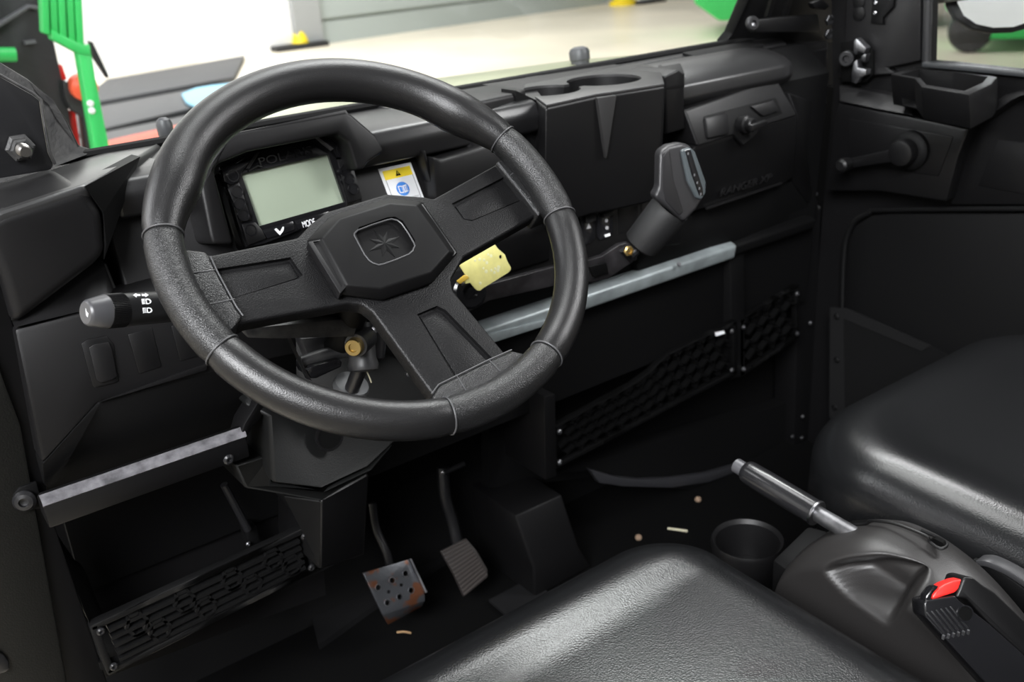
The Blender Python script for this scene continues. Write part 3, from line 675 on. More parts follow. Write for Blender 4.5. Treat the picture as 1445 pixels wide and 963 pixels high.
b = B(); prism(b, ipp([(472,226),(492,226),(508,282),(488,288)], .007), -inn*.01); link('lamp_strip', b, PLASTIC2, gd, bevel=.0012)
for u, v in ((325,250),(331,272),(335,289),(340,305),(350,326),(478,214),(483,242),(488,254),(494,268)):
    b = B(); lathe(b, ipt(u, v, .008), inn, [(-.002,.0062),(.0016,.0062),(.0016,.0052),(.0004,.0050)], 20); link('indicator_lamp', b, GLOSS, gd)
b = B(); tube(b, ipp([(348,243),(360,236),(366,238)], .008), .0012, 8); link('trim_wire', b, PLASTIC2, gd)
b = B(); prism(b, ipp([(343,240),(359,216),(362,217),(348,240)], .009), -inn*.004); link('trim_wire', b, PLASTIC2, gd)
b = B(); prism(b, ipp([(438,195),(441,194),(466,212),(463,214)], .010), -inn*.004); link('trim_wire', b, mat('silver_grey_plastic', (.12,.12,.125), .35), gd)
text('raised_lettering', 'POLARIS', ipt(400,222,.0062), ipt(430,215)-ipt(380,227), V(0,.3,1), .012, GLOSS, gd, depth=.0007, width=.060)
b = B(); prism(b, ipp([(366,326),(410,313),(412,326),(374,338)], .008), -inn*.006); bt = link('button', b, GLOSS, gd, bevel=.001)
b = B()
prism(b, ipp([(383,325),(386,323),(391,328),(395,321),(397,322),(396,327),(391,333)], .0085), -inn*.0004); link('chevron', b, WHITE, bt)
b = B(); prism(b, ipp([(412,313),(460,299),(462,312),(418,325)], .008), -inn*.006); bt = link('button', b, GLOSS, gd, bevel=.001)
text('printed_word', 'MODE', ipt(431.5,316.5,.0083), ipt(445,313)-ipt(420,320), V(0,.3,1), .0095, WHITE, bt, depth=.0003, width=.0145)

# ================================================================== WARNING STICKER
sp = (V(0,1,-.3019), 0)
fpl = ((V(0,1,-.302)), .972-.302*.716)
snn = -fpl[0].normalized()
def spt(u, v, l=.0008): return at(u, v, pl=fpl) + snn*l
O = spt(533,239); AX = spt(579,229)-O; AY = spt(549,281)-O
AY = AY*(1.0); 
def st(s, q, l=0): return O + AX*s + AY*q + snn*l
stk = thing('warning_sticker', 'white sticker with a yellow warning band and blue read-manual symbol on the dash', 'sticker', O+AY*1.6)
def spoly(name, pts, l, m): 
    b = B(); prism(b, [st(s, q, l) for s, q in pts], -snn*.0003); return link(name, b, m, stk, smooth=0)
spoly('paper', [(0,0),(1,0),(1,1.75),(0,1.75)], 0, WHITE)
spoly('yellow_band', [(.09,.10),(.93,.10),(.93,.40),(.09,.40)], .0003, YELLOW)
for s0, s1, q0, q1 in ((.09,.11,.4,1.65),(.91,.93,.4,1.65),(.09,.93,1.17,1.185)):
    spoly('printed_line', [(s0,q0),(s1,q0),(s1,q1),(s0,q1)], .0003, GREYINK)
spoly('warning_triangle', [(.43,.34),(.50,.16),(.58,.34)], .0006, BLACKINK)
spoly('warning_mark', [(.493,.22),(.515,.22),(.51,.30),(.498,.30)], .0009, YELLOW)
cx_, cy_ = .49, .78
asp = AX.length/AY.length
spoly('blue_disc', [(cx_+.19*math.cos(a*math.pi/18), cy_+.19*asp*math.sin(a*math.pi/18)) for a in range(36)], .0004, BLUE)
spoly('book_page', [(.36,.66),(.48,.68),(.48,.92),(.36,.90)], .0007, WHITE)
spoly('book_page', [(.50,.68),(.62,.66),(.62,.90),(.50,.92)], .0007, WHITE)
spoly('book_text', [(.385,.70),(.46,.71),(.46,.88),(.385,.87)], .001, BLUE)
for s in (.53, .58): spoly('book_text', [(s,.71),(s+.02,.71),(s+.02,.87),(s,.87)], .001, BLUE)
for q in (1.09, 1.12): spoly('printed_line', [(.66,q),(.88,q),(.88,q+.012),(.66,q+.012)], .0004, GREYINK)
for q in (1.25,1.32,1.39,1.46): spoly('printed_line', [(.16,q),(.84,q),(.84,q+.02),(.16,q+.02)], .0004, GREYINK)

# ================================================================== STEERING WHEEL
W = V(.3767, .7186, .716)
WN = V(-.04335, -.67281, .73854).normalized()
WA = V(.99793, -.0643, 0).normalized(); WA = (WA - WN*WA.dot(WN)).normalized()
WU = WN.cross(WA).normalized()
def w3(x, y, o=0): return W + WA*x + WU*y + WN*o
def wp(u, v, o=0): return at(u, v, pl=(WN, (W + WN*o).dot(WN)))
def wps(pts, o=0): return [wp(u, v, o) for u, v in pts]
sw = thing('steering_wheel', 'black three-spoke leather steering wheel with an octagonal hub and star emblem', 'steering wheel', w3(0, -.19))
RR = .1752
seams = [23.5, -8.5, -59.5, -96, -157.5, 166]   # clockwise
def rim_r(a):
    """tube radius, with swellings for the thumbs"""
    a = a % 360
    r = .0154
    def ss(x): x = max(0, min(1, x)); return x*x*(3-2*x)
    r += .0042*ss((a-20)/22)*ss((170-a)/22) if 20 < a < 170 else 0
    for c, w, h in ((148, 9, .0016), (40, 9, .0016), (234, 22, .0008)):
        dd = (a - c + 180) % 360 - 180
        r += h*math.exp(-(dd/w)**2)
    return r
def rim_seg(name, a0, a1, m, extra=0):
    b = B(); rings = []
    n = max(6, int(abs(a1-a0)/3))
    for i in range(n+1):
        a = a0 + (a1-a0)*i/n; ar = math.radians(a); d = WA*math.cos(ar) + WU*math.sin(ar); r = rim_r(a) + extra; c = W + d*(RR-(r-.0154))
        if i in (0, n): r -= .0012
        rings.append([c + (d*math.cos(2*math.pi*k/28) + WN*math.sin(2*math.pi*k/28))*r for k in range(28)])
    loft(b, rings); return link(name, b, m, sw, smooth=50)
rim_seg('rim_grip', 23.5, 166, LEATHER)
rim_seg('rim_wrap', 166, 202.5, PEBBLE)
rim_seg('rim_grip', 202.5, 264, LEATHER)
rim_seg('rim_wrap', 264, 300.5, PEBBLE)
rim_seg('rim_grip', 300.5, 351.5, LEATHER)
rim_seg('rim_wrap', 351.5, 383.5, PEBBLE)
for a in (23.5, 166, 202.5, 264, 300.5, 351.5):
    b = B(); rings = []
    for k in range(32):
        ar = math.radians(a); d = WA*math.cos(ar) + WU*math.sin(ar); tt = -WA*math.sin(ar) + WU*math.cos(ar)
        th = 2*math.pi*k/32; c = W + d*(RR-(rim_r(a)-.0154)) + (d*math.cos(th) + WN*math.sin(th))*(rim_r(a)-.0004); o_ = d*math.cos(th) + WN*math.sin(th)
        rings.append([c + (o_*math.cos(2*math.pi*j/8) + tt*math.sin(2*math.pi*j/8))*.0008 for j in range(8)])
    loft(b, rings, closed=True); link('seam', b, mat('seam_piping', (.05,.05,.052), .4), sw, smooth=60)
# spoke plate
SO = -.014
plate = [(262,350),(297,360),(420,335),(440,314),(462,298),(545,273),(598,277),(612,280),(705,229),(722,214),(760,240),(790,292),(757,304),(655,362),(637,393),(640,410),(712,497),(746,505),(700,545),(628,572),(606,552),(526,441),(512,430),(490,428),(345,455),(320,470),(280,420)]
def slot(pts, d=.004):
    c = B(); prism(c, wps(pts, SO-d), WN*.03); return c
sl1 = slot([(300,384),(409,367),(426,392),(421,397),(318,428)])
sl2 = slot([(636,291),(718,249),(746,282),(665,316),(651,313)])
sl3 = slot([(587,447),(615,435),(627,441),(694,510),(640,537)])
b = B(); prism(b, wps(plate, SO), -WN*.016)
link('spoke_plate', b, SPOKEM, sw, bevel=.0028, seg=3, cuts=[sl1, sl2, sl3])
for q in ([(310,388),(408,371),(421,391),(418,394),(322,424)], [(642,292),(717,254),(740,281),(666,312),(655,310)], [(592,448),(613,439),(623,444),(686,510),(643,531)]):
    b = B(); prism(b, wps(q, SO-.0042), WN*.0012); link('spoke_inlay', b, SPOKEM, sw, bevel=.0005)
# leather flaps where the spokes join the rim
for q in ([(252,352),(268,352),(290,354),(297,362),(306,382),(333,432),(343,446),(328,466),(312,470),(275,420)],
          [(700,228),(712,224),(728,206),(764,232),(796,296),(776,296),(760,304),(742,280)],
          [(612,570),(609,560),(619,543),(690,508),(713,498),(722,494),(747,500),(768,520),(700,556),(640,580)]):
    b = B(); prism(b, wps(q, SO+.006), -WN*.026); link('leather_flap', b, PEBBLE, sw, bevel=.003, seg=3)
for pts in ([(297,362),(306,382),(333,432),(343,446)], [(703,229),(742,280),(760,304)], [(609,556),(619,543),(690,508),(722,494)]):
    b = B(); tube(b, wps(pts, SO+.0060), .0007, 8); link('stitch_line', b, MATS['seam_piping'], sw)
for pts in ([(303,381),(268,386)], [(331,422),(294,430)], [(742,281),(770,266)], [(720,247),(744,231)], [(690,508),(706,524)], [(645,531),(658,552)]):
    b = B(); tube(b, wps(pts, SO+.0060), .0005, 8); link('stitch_line', b, MATS['seam_piping'], sw)
# hub
ho = [(433,340),(466,305),(548,280),(596,285),(646,357),(610,400),(540,424),(478,416)]
hi_ = [(455,336),(479,309),(550,287),(588,290),(634,355),(608,384),(537,407),(490,402)]
b = B()
loft(b, [wps(ho, -.016), wps(ho, -.0095), wps(hi_, -.0005)]); 
em = [(500,333),(505,325),(545,311),(556,310),(567,316),(584,343),(584,350),(577,359),(541,373),(531,373),(521,368),(509,352)]
cut = B(); prism(cut, wps(em, -.005), WN*.02)
HUBM = mat('satin_hub_plastic', (.0022, .0021, .0023), .5, spec=.18, bump=.06, bscale=1100)
hub = link('hub_cover', b, HUBM, sw, bevel=.0016, seg=3, cuts=[cut])
b = B()
cutp = B()
prism(b, wps([(434,341),(461,336),(467,340),(498,391),(496,397),(480,415)], -.0022), -WN*.010); 
prism(cutp, wps([(441,343),(460,340),(465,343),(493,390),(481,407)], -.0040), WN*.01)
link('side_pad', b, PLASTIC, hub, bevel=.0012, cuts=[cutp])
b = B(); prism(b, wps([(582,292),(597,287),(645,356),(640,362),(612,350),(603,338)], -.0065), -WN*.006); link('side_pad', b, PLASTIC2, hub, bevel=.001)
# emblem star
b = B(); tube(b, smoothpath(wps(em, -.0006), 2)[:-1] + wps(em[:1], -.0006), .0007, 8); link('emblem_lip_light', b, MATS['seam_piping'], hub)  # added pale ring stands for light along the recess lip
b = B(); ec = [(543,344)]
star = []
cxp, cyp = 543, 344
rad = [30, 9, 26, 9, 24, 9, 27, 9, 30, 9, 26, 9, 24, 9, 27, 9]
cen = wp(cxp, cyp, -.005)
def ept(ang, r): return cen + WA*math.cos(ang)*r + WU*math.sin(ang)*r
for k in range(16):
    star.append(ept(math.radians(90+12-22.5*k), (.0165 if k % 4 == 0 else .0135) if k % 2 == 0 else .0062))
top_ = [p + WN*.0004 for p in star]
prism(b, star, top_)
tipc = cen + WN*.0008
bb = B(); vs = [bb.verts.new(p+WN*.0003) for p in star]; vc = bb.verts.new(tipc)
for k in range(16): bb.faces.new([vs[k], vs[(k+1) % 16], vc])
b.free(); link('star_emblem', bb, mat('emblem_black', (.0015,.0015,.0016), .3), hub, smooth=0)

# ================================================================== STEERING COLUMN
colt = thing('steering_column', 'black steering column with a yoke joint and brass bolt behind the wheel', 'steering column', W - WN*.22 + V(0,0,-.06))
b = B(); lathe(b, W-WN*.03, -WN, [(0,.036),(.015,.030),(.025,.016),(.17,.016)], 28); link('shaft_housing', b, DARK, colt)
b = B(); prism(b, [w3(-.05,.004,-.07), w3(.05,.004,-.07), w3(.05,.03,-.07), w3(-.05,.03,-.07)], -WN*.10); link('shroud', b, DARK, colt, bevel=.006, seg=3)
b = B(); prism(b, [at(343,464,y=.80), at(510,448,y=.80), at(500,476,y=.80), at(400,479,y=.80), at(350,478,y=.80)], V(0,.03,.004)); link('under_plate', b, DUSTY, colt, bevel=.002)
b = B(); prism(b, [at(424,478,y=.87), at(500,470,y=.87), at(500,500,y=.87), at(440,516,y=.87)], V(0,.02,0)); link('bracket', b, mat('worn_dark_bracket', (.02,.02,.022), .4, dust=.02, vscale=50), colt, bevel=.003)
b = B(); prism(b, [at(434,524,y=.835), at(440,517,y=.835), at(478,507,y=.83), at(484,511,y=.83), at(482,519,y=.83), at(446,535,y=.835), at(438,535,y=.835)], V(0,.03,0)); link('bracket_tube', b, GLOSS, colt, bevel=.002)
b = B(); tube(b, [at(426,512,y=.85), at(458,502,y=.845), at(492,494,y=.84)], .0075, 14); link('bracket_arm', b, MATS['worn_dark_bracket'], colt)
b = B(); prism(b, [at(407,478,y=.843), at(411,478,y=.843), at(426,512,y=.838), at(437,532,y=.834), at(440,538,y=.834), at(433,535,y=.834)], V(0,.004,0)); link('bracket_edge', b, mat('dull_bright_steel', (.25,.25,.26), .3, metal=1), colt)
b = B(); lathe(b, at(508,456,y=.83), at(513,520,y=.815)-at(508,456,y=.83), [(0,.012),(.01,.0135),(.035,.0135),(.042,.0155),(.047,.0145),(.049,.008)], 22); link('yoke', b, MATS['worn_dark_bracket'], colt)
b = B(); lathe(b, at(530,462,y=.835), at(524,515,y=.83)-at(530,462,y=.835), [(0,.009),(.012,.0125),(.03,.0125),(.04,.006)], 18); link('yoke', b, BLACKMETAL, colt)
b = B(); bp = at(502,488,y=.80); lathe(b, bp, V(-.72,-.68,.12), [(0,.0088),(.007,.0088),(.0085,.0078),(.0085,.0045),(.006,.004)], 24); link('brass_bolt', b, GOLD, colt)['label'] = 'round brass bolt head'
b = B(); lathe(b, bp, V(.72,.68,-.12), [(0,.0115),(.004,.012),(.03,.012)], 22); link('bolt_boss', b, MATS['worn_dark_bracket'], colt)
b = B(); lathe(b, at(528,465,y=.818), V(-.5,-.8,.2), [(0,.004),(.004,.004),(.005,.002)], 14); link('grease_nipple', b, STEEL, colt)
b = B(); tube(b, [at(511,512,y=.835), at(497,548,y=.85), at(480,600,y=.88)], .0078, 16); link('lower_shaft', b, BLACKMETAL, colt)
b = B(); lathe(b, at(494,549,y=.862), at(512,505,y=.84)-at(494,550,y=.86), [(0,.019),(.004,.0195),(.008,.018),(.010,.010)], 28); link('boot_ring', b, mat('grey_rubber_ring', (.07,.072,.075), .45), colt)
b = B(); tube(b, smoothpath([at(515,520,y=.835), at(521,532,y=.832), at(524,540,y=.832)], 4), .0007, 6); link('wire_end', b, mat('straw', (.45,.42,.3), .6), colt)
b = B(); lathe(b, at(576,527,y=.87), V(0,-1,.1), [(0,.004),(.003,.004),(.004,.002)], 12); link('rivet', b, STEEL, colt)

# indicator stalk
s0, s1 = at(122,442,y=.765), at(330,425,y=.80)
dS = (s1-s0).normalized()
stt = thing('indicator_stalk', 'black turn signal stalk with white light symbols left of the steering wheel', 'stalk', at(170,440,y=.78))
L1 = (at(150,440,y=.767)-s0).length; L2 = (at(176,440,y=.770)-s0).length; L3 = (s1-s0).length
rr = (at(190,464,y=.77)-at(190,417,y=.77)).length/2*.98
b = B(); lathe(b, s0, dS, [(-.001,rr*.62),(0,rr*.72),(.0015,rr*.78),(L1-.002,rr*.98),(L1,rr)], 40); link('end_cap', b, mat('soft_grey_plastic', (.045,.045,.048), .36), stt)
b = B()
seg = 60; a_, b_ = basis(dS)
rg = []
for tt_ in (L1, L1+.0005, L2-.0005, L2):
    ring_ = []
    for k in range(seg*2):
        th = math.pi*k/seg; r_ = rr*(1.02 if k % 2 else .985)
        if tt_ in (L1, L2): r_ = rr*.98
        ring_.append(s0 + dS*tt_ + (a_*math.cos(th) + b_*math.sin(th))*r_)
    rg.append(ring_)
loft(b, rg); link('ribbed_collar', b, PLASTIC2, stt, smooth=20)
b = B(); lathe(b, s0+dS*L2, dS, [(0,rr*.99),(L3-L2-.03,rr*.97),(L3-L2-.02,rr*.6),(L3-L2,rr*.55)], 40); bar = link('barrel', b, mat('stalk_barrel_plastic', (.010,.010,.0105), .36), stt)
def surf(u, v, l=.0004):
    """point of the barrel seen at a pixel"""
    d = ray(u, v); oc = CAM - s0
    dp = d - dS*d.dot(dS); op = oc - dS*oc.dot(dS)
    A = dp.dot(dp); Bq = 2*dp.dot(op); C = op.dot(op) - (rr*.985)**2
    disc = Bq*Bq-4*A*C
    tt = (-Bq - math.sqrt(max(disc,0)))/(2*A)
    p = CAM + d*tt; ax_ = s0 + dS*(p-s0).dot(dS); nn = (p-ax_).normalized()
    return p + nn*l, nn
def sym(pts):
    b = B(); q = [surf(u, v) for u, v in pts]
    prism(b, [p for p, _ in q], [p-nn*.0004 for p, nn in q]); link('symbol', b, WHITE, stt, smooth=0)
def Z(x, y): return 100 + x/8.756, 390 + y/8.755
def symz(pts): sym([Z(*p) for p in pts])
symz([(770,235),(808,213),(808,226),(858,228),(858,246),(808,246),(812,262)]); symz([(960,235),(915,212),(918,226),(875,222),(878,246),(920,248),(922,260)])
for oy, ox, dy in ((0,0,0),(107,14,0)):
    for k in range(4): 
        y0 = 285+oy+k*17; symz([(872+ox+k*2,y0),(912+ox+k*2,y0-3),(912+ox+k*2,y0+8),(872+ox+k*2,y0+11)])
    # D outline
    outer = [(920+ox,282+oy),(950+ox,278+oy),(978+ox,288+oy),(993+ox,312+oy),(985+ox,334+oy),(960+ox,346+oy),(928+ox,346+oy)]
    inner = [(932+ox,294+oy),(950+ox,291+oy),(968+ox,298+oy),(978+ox,313+oy),(973+ox,326+oy),(956+ox,335+oy),(938+ox,335+oy)]
    for k in range(7):
        k2 = (k+1) % 7; symz([outer[k], outer[k2], inner[k2], inner[k]])
# white lever glyph on the end cap
b = B(); prism(b, [at(u, v, pl=(dS, (s0-dS*.0012).dot(dS))) for u, v in (Z(180,395), Z(192,440), Z(212,460), Z(208,508), Z(192,488), Z(184,440))], dS*.0004); link('symbol', b, WHITE, stt, smooth=0)

# ================================================================== KEY TAG, IGNITION
kt = thing('key_tag', 'pale yellow plastic key tag hanging from the ignition beside the hub', 'key tag', at(680,405,y=.86))
tp = tilt(.855, .25, .63); tn = -tp[0].normalized()
def K(x, y): return 640 + x/10.24, 330 + y/10.24
tag_px = [(92,465),(150,385),(575,132),(600,150),(640,210),(745,300),(780,395),(835,490),(830,525),(800,560),(430,790),(385,825),(345,820),(310,790),(245,710),(180,725),(160,700),(205,640)]
hole = B(); hc = at(*K(683,335), pl=tp); lathe(hole, hc+tn*.01, -tn, [(0,.0022),(.02,.0022)], 16)
b = B(); prism(b, [at(*K(x, y), pl=tp) for x, y in tag_px], -tn*.0018); tg = link('tag', b, YTAG, kt, bevel=.0006, cuts=[hole])
rs = random.Random(3)
b = B()
for i, (x, y) in enumerate(((310,385),(375,370),(440,380),(480,420),(540,320),(500,300),(430,500),(470,545),(545,530),(600,505),(650,485),(590,560),(640,530),(385,715))):
    p = at(*K(x, y), pl=tp)+tn*.0002
    a0 = V(1,0,.4).normalized(); 
    lathe(b, p, tn, [(0,.0014+rs.random()*.001),(.00015,.0012)], 7)
link('worn_spots', b, mat('pale_worn_yellow', (.9,.88,.55), .4), tg)
b = B(); prism(b, [at(*K(x, y), pl=tp)+tn*.002 for x, y in ((40,685),(150,595),(190,600),(215,640),(90,725),(65,715))], -tn*.003); link('key_loop', b, YGOLD, kt, bevel=.0008)
b = B(); tube(b, [at(*K(110,690), pl=tp), at(*K(140,720), pl=tp), at(*K(130,740), y=.87)], .0012, 8); link('key_blade', b, STEEL, kt)
b = B(); kc = at(658,412,y=.885); lathe(b, kc, V(-.2,-1,.3), [(0,.020),(.012,.020),(.014,.017),(.014,.009),(.008,.008)], 28); link('ignition_switch', b, GLOSS, dash)
b = B(); lathe(b, kc+V(0,.02,0), V(-.2,-1,.3), [(-.06,.024),(.01,.024),(.018,.02)], 28); link('ignition_collar', b, DARK, dash)

# ================================================================== GEAR SHIFTER
gs = thing('gear_shifter', 'black gear lever with a chunky angled grip on a flat steel arm', 'gear lever', at(660,420,y=.88))
apath = [((600,440),(610,470)),((690,402),(690,425)),((778,378),(782,404)),((830,368),(835,398)),((850,362),(858,394)),((874,346),(884,376)),((888,343),(900,366))]
b = B()
ys = [.90,.885,.87,.86,.855,.845,.84]
topv = [at(*a, y=y) for (a, c), y in zip(apath, ys)]; botv = [at(*c, y=y) for (a, c), y in zip(apath, ys)]
rings = [[tp_, bt_, bt_+V(.004,.010,0), tp_+V(.004,.010,0)] for tp_, bt_ in zip(topv, botv)]
loft(b, rings); link('arm', b, mat('satin_black_steel', (.03,.028,.03), .33, metal=.3, var=.4, vscale=60), gs, bevel=.0015)
b = B(); prism(b, [at(832,377,y=.853), at(856,371,y=.85), at(859,386,y=.85), at(838,392,y=.853)], V(0,.004,0)); link('arm_pocket', b, DARK, gs, bevel=.001)
gb0, gb1 = at(905,344,y=.838), at(943,298,y=.812)
gd_ = (gb1-gb0).normalized()
gL = (gb1-gb0).length
ga = gd_.cross(V(0,-1,.3)).normalized(); ga = ga if ga.x > 0 else -ga
gn = ga.cross(gd_).normalized(); gn = gn if gn.y < 0 else -gn
def gring(t_, rx, ry, ox=0, oy=0, n=32, pw=2.0):
    out = []
    for k in range(n):
        th = 2*math.pi*k/n; c, s = math.cos(th), math.sin(th)
        c = math.copysign(abs(c)**(2/pw), c); s = math.copysign(abs(s)**(2/pw), s)
        out.append(gb0 + gd_*t_ + ga*(ox + rx*c) + gn*(oy + ry*s))
    return out
b = B(); loft(b, [gring(-.002,.0205,.0205), gring(0,.0225,.0225), gring(gL-.002,.0245,.0245), gring(gL+.006,.0235,.0235)]); link('sleeve', b, mat('fine_ribbed_rubber', (.009,.009,.0095), .5, bump=.4, bscale=1300), gs)
# angular head moulded on top of the sleeve
GHM = mat('satin_grey_black_plastic', (.022,.0215,.023), .4, bump=.2, bscale=900)
ghx = [(922,278),(930,266),(931,214),(944,205),(963,201),(974,205),(983,220),(996,257),(996,274),(983,296),(965,315),(944,296)]
ghp = tilt(.788, .12, .66)
b = B(); prism(b, ats(ghx, pl=ghp), V(.020,.030,-.006)); hd = link('grip_head', b, GHM, gs, bevel=.0085, seg=5, smooth=50)
b = B(); prism(b, ats([(934,222),(943,209),(947,216),(952,255),(966,300),(959,306),(938,284),(934,266)], pl=tilt(.7872,.12,.66)), V(.006,.010,-.002)); link('grip_facet', b, mat('darker_grip_plastic', (.014,.0135,.0145), .42), hd, bevel=.003, seg=3)
cap_px = [(963,212),(975,208),(982,214),(997,256),(997,273),(990,283),(984,280),(972,256)]
b = B(); prism(b, ats(cap_px, pl=tilt(.784,.12,.66)), V(0,.012,0)); cp = link('shift_gate_cap', b, mat('clear_grey_plastic', (.06,.07,.075), .18), hd, bevel=.0025, seg=3)
b = B(); prism(b, ats([(967,213),(975,211),(983,237),(992,266),(993,277),(987,276),(976,246)], pl=tilt(.7832,.12,.66)), V(0,.003,0)); link('gate_window', b, GLOSS, cp, bevel=.001)
for u, v in ((971,217),(980,247),(984,258),(987,266),(989,274)):
    b = B(); obox(b, at(u, v, pl=tilt(.7828,.12,.66)), V(1,0,0), V(0,0,1), V(0,1,0), .0018, .0028, .0006); link('gate_mark', b, mat('faint_grey_mark', (.12,.12,.125), .5), cp)
b = B(); lathe(b, at(886,354,y=.832), V(-.4,-1,.2), [(0,.0065),(.004,.0065),(.005,.004),(.003,.003)], 6); link('brass_bolt', b, GOLD, gs)
b = B(); tube(b, [at(880,350,y=.842), at(888,362,y=.842), at(906,345,y=.838)], .007, 12); link('pivot', b, BLACKMETAL, gs)

# ================================================================== PEDALS, TUNNEL
bpz = tilt(1.045, .55, .10); bn = -bpz[0].normalized()
bpd = thing('brake_pedal', 'worn steel brake pedal pad with punched holes and rust patches', 'pedal', at(555,870,pl=bpz))
pad = [(512,808),(575,790),(579,792),(598,838),(600,848),(560,862),(536,850)]
holes = []
for (u, v, r) in ((533.5,829.5,.0042),(553,819.5,.0042),(572,809.5,.0042),(546.5,851,.0040),(563.5,842.5,.0042),(580,833.5,.0042),(548.5,835.5,.0026),(566.5,826,.0026)):
    h = B(); lathe(h, at(u, v, pl=bpz)+bn*.02, -bn, [(0,r),(.05,r)], 16); holes.append(h)
b = B(); prism(b, ats([(512,809),(577,790),(599,837),(600,848),(540,868)], pl=bpz), -bn*.004)
def rustmat():
    m = RUST; nt = m.node_tree; bs = nt.nodes['Principled BSDF']
    tc = nt.nodes.new('ShaderNodeTexCoord'); n_ = nt.nodes.new('ShaderNodeTexNoise'); n_.inputs['Scale'].default_value = 45; n_.inputs['Detail'].default_value = 5
    nt.links.new(tc.outputs['Object'], n_.inputs['Vector'])
    r = nt.nodes.new('ShaderNodeValToRGB'); r.color_ramp.elements[0].position = .52; r.color_ramp.elements[1].position = .60
    r.color_ramp.elements[0].color = (.07,.073,.08,1); r.color_ramp.elements[1].color = (.13,.05,.025,1)
    nt.links.new(n_.outputs['Fac'], r.inputs['Fac']); nt.links.new(r.outputs['Color'], bs.inputs['Base Color'])
rustmat()
pdp = link('pad', b, RUST, bpd, bevel=.0012, cuts=holes)
for (u, v) in ((533.5,829.5),(553,819.5),(572,809.5),(546.5,851),(563.5,842.5),(580,833.5)):
    b = B(); lathe(b, at(u, v, pl=bpz), bn, [(0,.0046),(.0014,.0046),(.0014,.0040),(0,.0040)], 20, cap=False); link('hole_rim', b, STEEL, pdp)
b = B(); prism(b, [at(577,790,pl=bpz), at(599,837,pl=bpz), at(599,837,pl=bpz)+bn*.004-V(0,0,0), at(577,790,pl=bpz)+bn*.004], V(.0025,.0,0)); link('side_flange', b, STEEL, bpd)
b = B(); prism(b, [at(540,868,pl=bpz), at(600,848,pl=bpz), at(600,848,pl=bpz)+V(0,.012,-.018), at(553,884,pl=bpz)+V(0,.010,-.004)], V(0,.004,0)); link('lower_lip', b, RUST, bpd, bevel=.001)
b = B(); tube(b, smoothpath([at(525,710,y=1.10), at(530,745,y=1.09), at(545,780,y=1.07), at(550,800,y=1.065)], 4), [.006]*13, 12); link('arm', b, BLACKMETAL, bpd)

apz = tilt(1.06, .55, .10); an = -apz[0].normalized()
acc = thing('accelerator_pedal', 'ribbed dark accelerator pedal to the right of the brake pedal', 'pedal', at(660,830,pl=apz))
b = B(); q = [(622,778),(658,760),(688,800),(690,812),(655,843),(650,838)]
prism(b, ats([(622,778),(658,760),(672,776),(688,803),(689,815),(655,843),(641,812)], pl=apz), -an*.006); link('pad', b, mat('dark_brown_rubber', (.016,.013,.012), .55), acc, bevel=.002)
for k in range(13):
    s = (k+.5)/13
    L_ = at(622,778,pl=apz).lerp(at(655,843,pl=apz), s); R_ = at(658,760,pl=apz).lerp(at(689,812,pl=apz), s)
    L_ = L_.lerp(R_, .03); R_ = R_.lerp(L_, .03)
    b = B(); tube(b, [L_+an*.0006, R_+an*.0006], .0018, 8); link('rib', b, mat('worn_rib_rubber', (.028,.023,.021), .5), acc)
b = B(); tube(b, smoothpath([at(625,660,y=1.12), at(628,700,y=1.11), at(638,735,y=1.10), at(645,765,y=1.09)], 4), .009, 12); link('arm', b, BLACKMETAL, acc)
b = B(); tube(b, [at(625,668,y=1.11), at(655,655,y=1.11)], .004, 10); link('pivot_pin', b, BLACKMETAL, acc)
b = B(); screw(b, at(625,668,y=1.105), V(-.5,-1,0), .0035, .002); link('pin_end', b, STEEL, acc)

tb_ = thing('tunnel_cover', 'black boxy tunnel cover on the floor right of the accelerator', 'cover', at(755,843,z=0))
A = at(755,845,z=.003); Btop = A + V(0,.0,.16)
bt_ = at(728,730,y=A.y-.0)
b = B()
base = [at(755,845,z=.004), at(835,800,z=.004), at(835,800,z=.004)+V(-.02,.16,0), at(755,845,z=.004)+V(-.02,.16,0)]
topp = [at(727,728,y=base[0].y+.03), at(793,698,y=base[1].y+.03)]
mid = [at(755,802,y=base[0].y), at(815,775,y=base[1].y)]
prism(b, [base[0], mid[0], topp[0], topp[0]+V(0,.12,.0), V(base[0].x, base[0].y+.15, .004)], [base[1], mid[1], topp[1], topp[1]+V(0,.12,0), V(base[1].x, base[1].y+.15, .004)]); link('cover', b, PLASTIC2, tb_, bevel=.004)
b = B(); prism(b, ats([(690,850),(750,818),(800,862),(725,880)], z=.004), V(0,0,.004)); link('heel_plate', b, mat('dark_grey_pad', (.005,.005,.0055), .7, spec=.2), label='dark grey heel plate lying on the floor right of the pedals', cat='plate')
b = B(); prism(b, ats([(440,870),(510,815),(640,740),(660,770),(520,860),(450,910)], z=.01), V(0,0,-.01)); link('foot_rest', b, mat('dark_grey_pad', (.005,.005,.0055), .7, spec=.2), label='dark grey strip across the floor behind the two pedals', cat='floor strip')
for (u, v, lab, c) in ((985,708,'small brown pebble on the floor in front of the passenger seat','pebble'), (901,762,'small round tan pebble on the floor near the driver seat corner','pebble')):
    b = B(); p = at(u, v, z=0); lathe(b, V(p.x,p.y,0), V(.1,.1,1), [(0,.004),(.003,.006),(.007,.005),(.009,.002)], 10); link('pebble', b, mat('brown_pebble', (.22,.15,.10), .7), label=lab, cat=c)
b = B(); tube(b, [at(942,746,z=.002), at(970,750,z=.002)], .002, 6); link('straw_bit', b, MATS['straw'], label='thin pale straw lying on the floor by the driver seat', cat='straw')
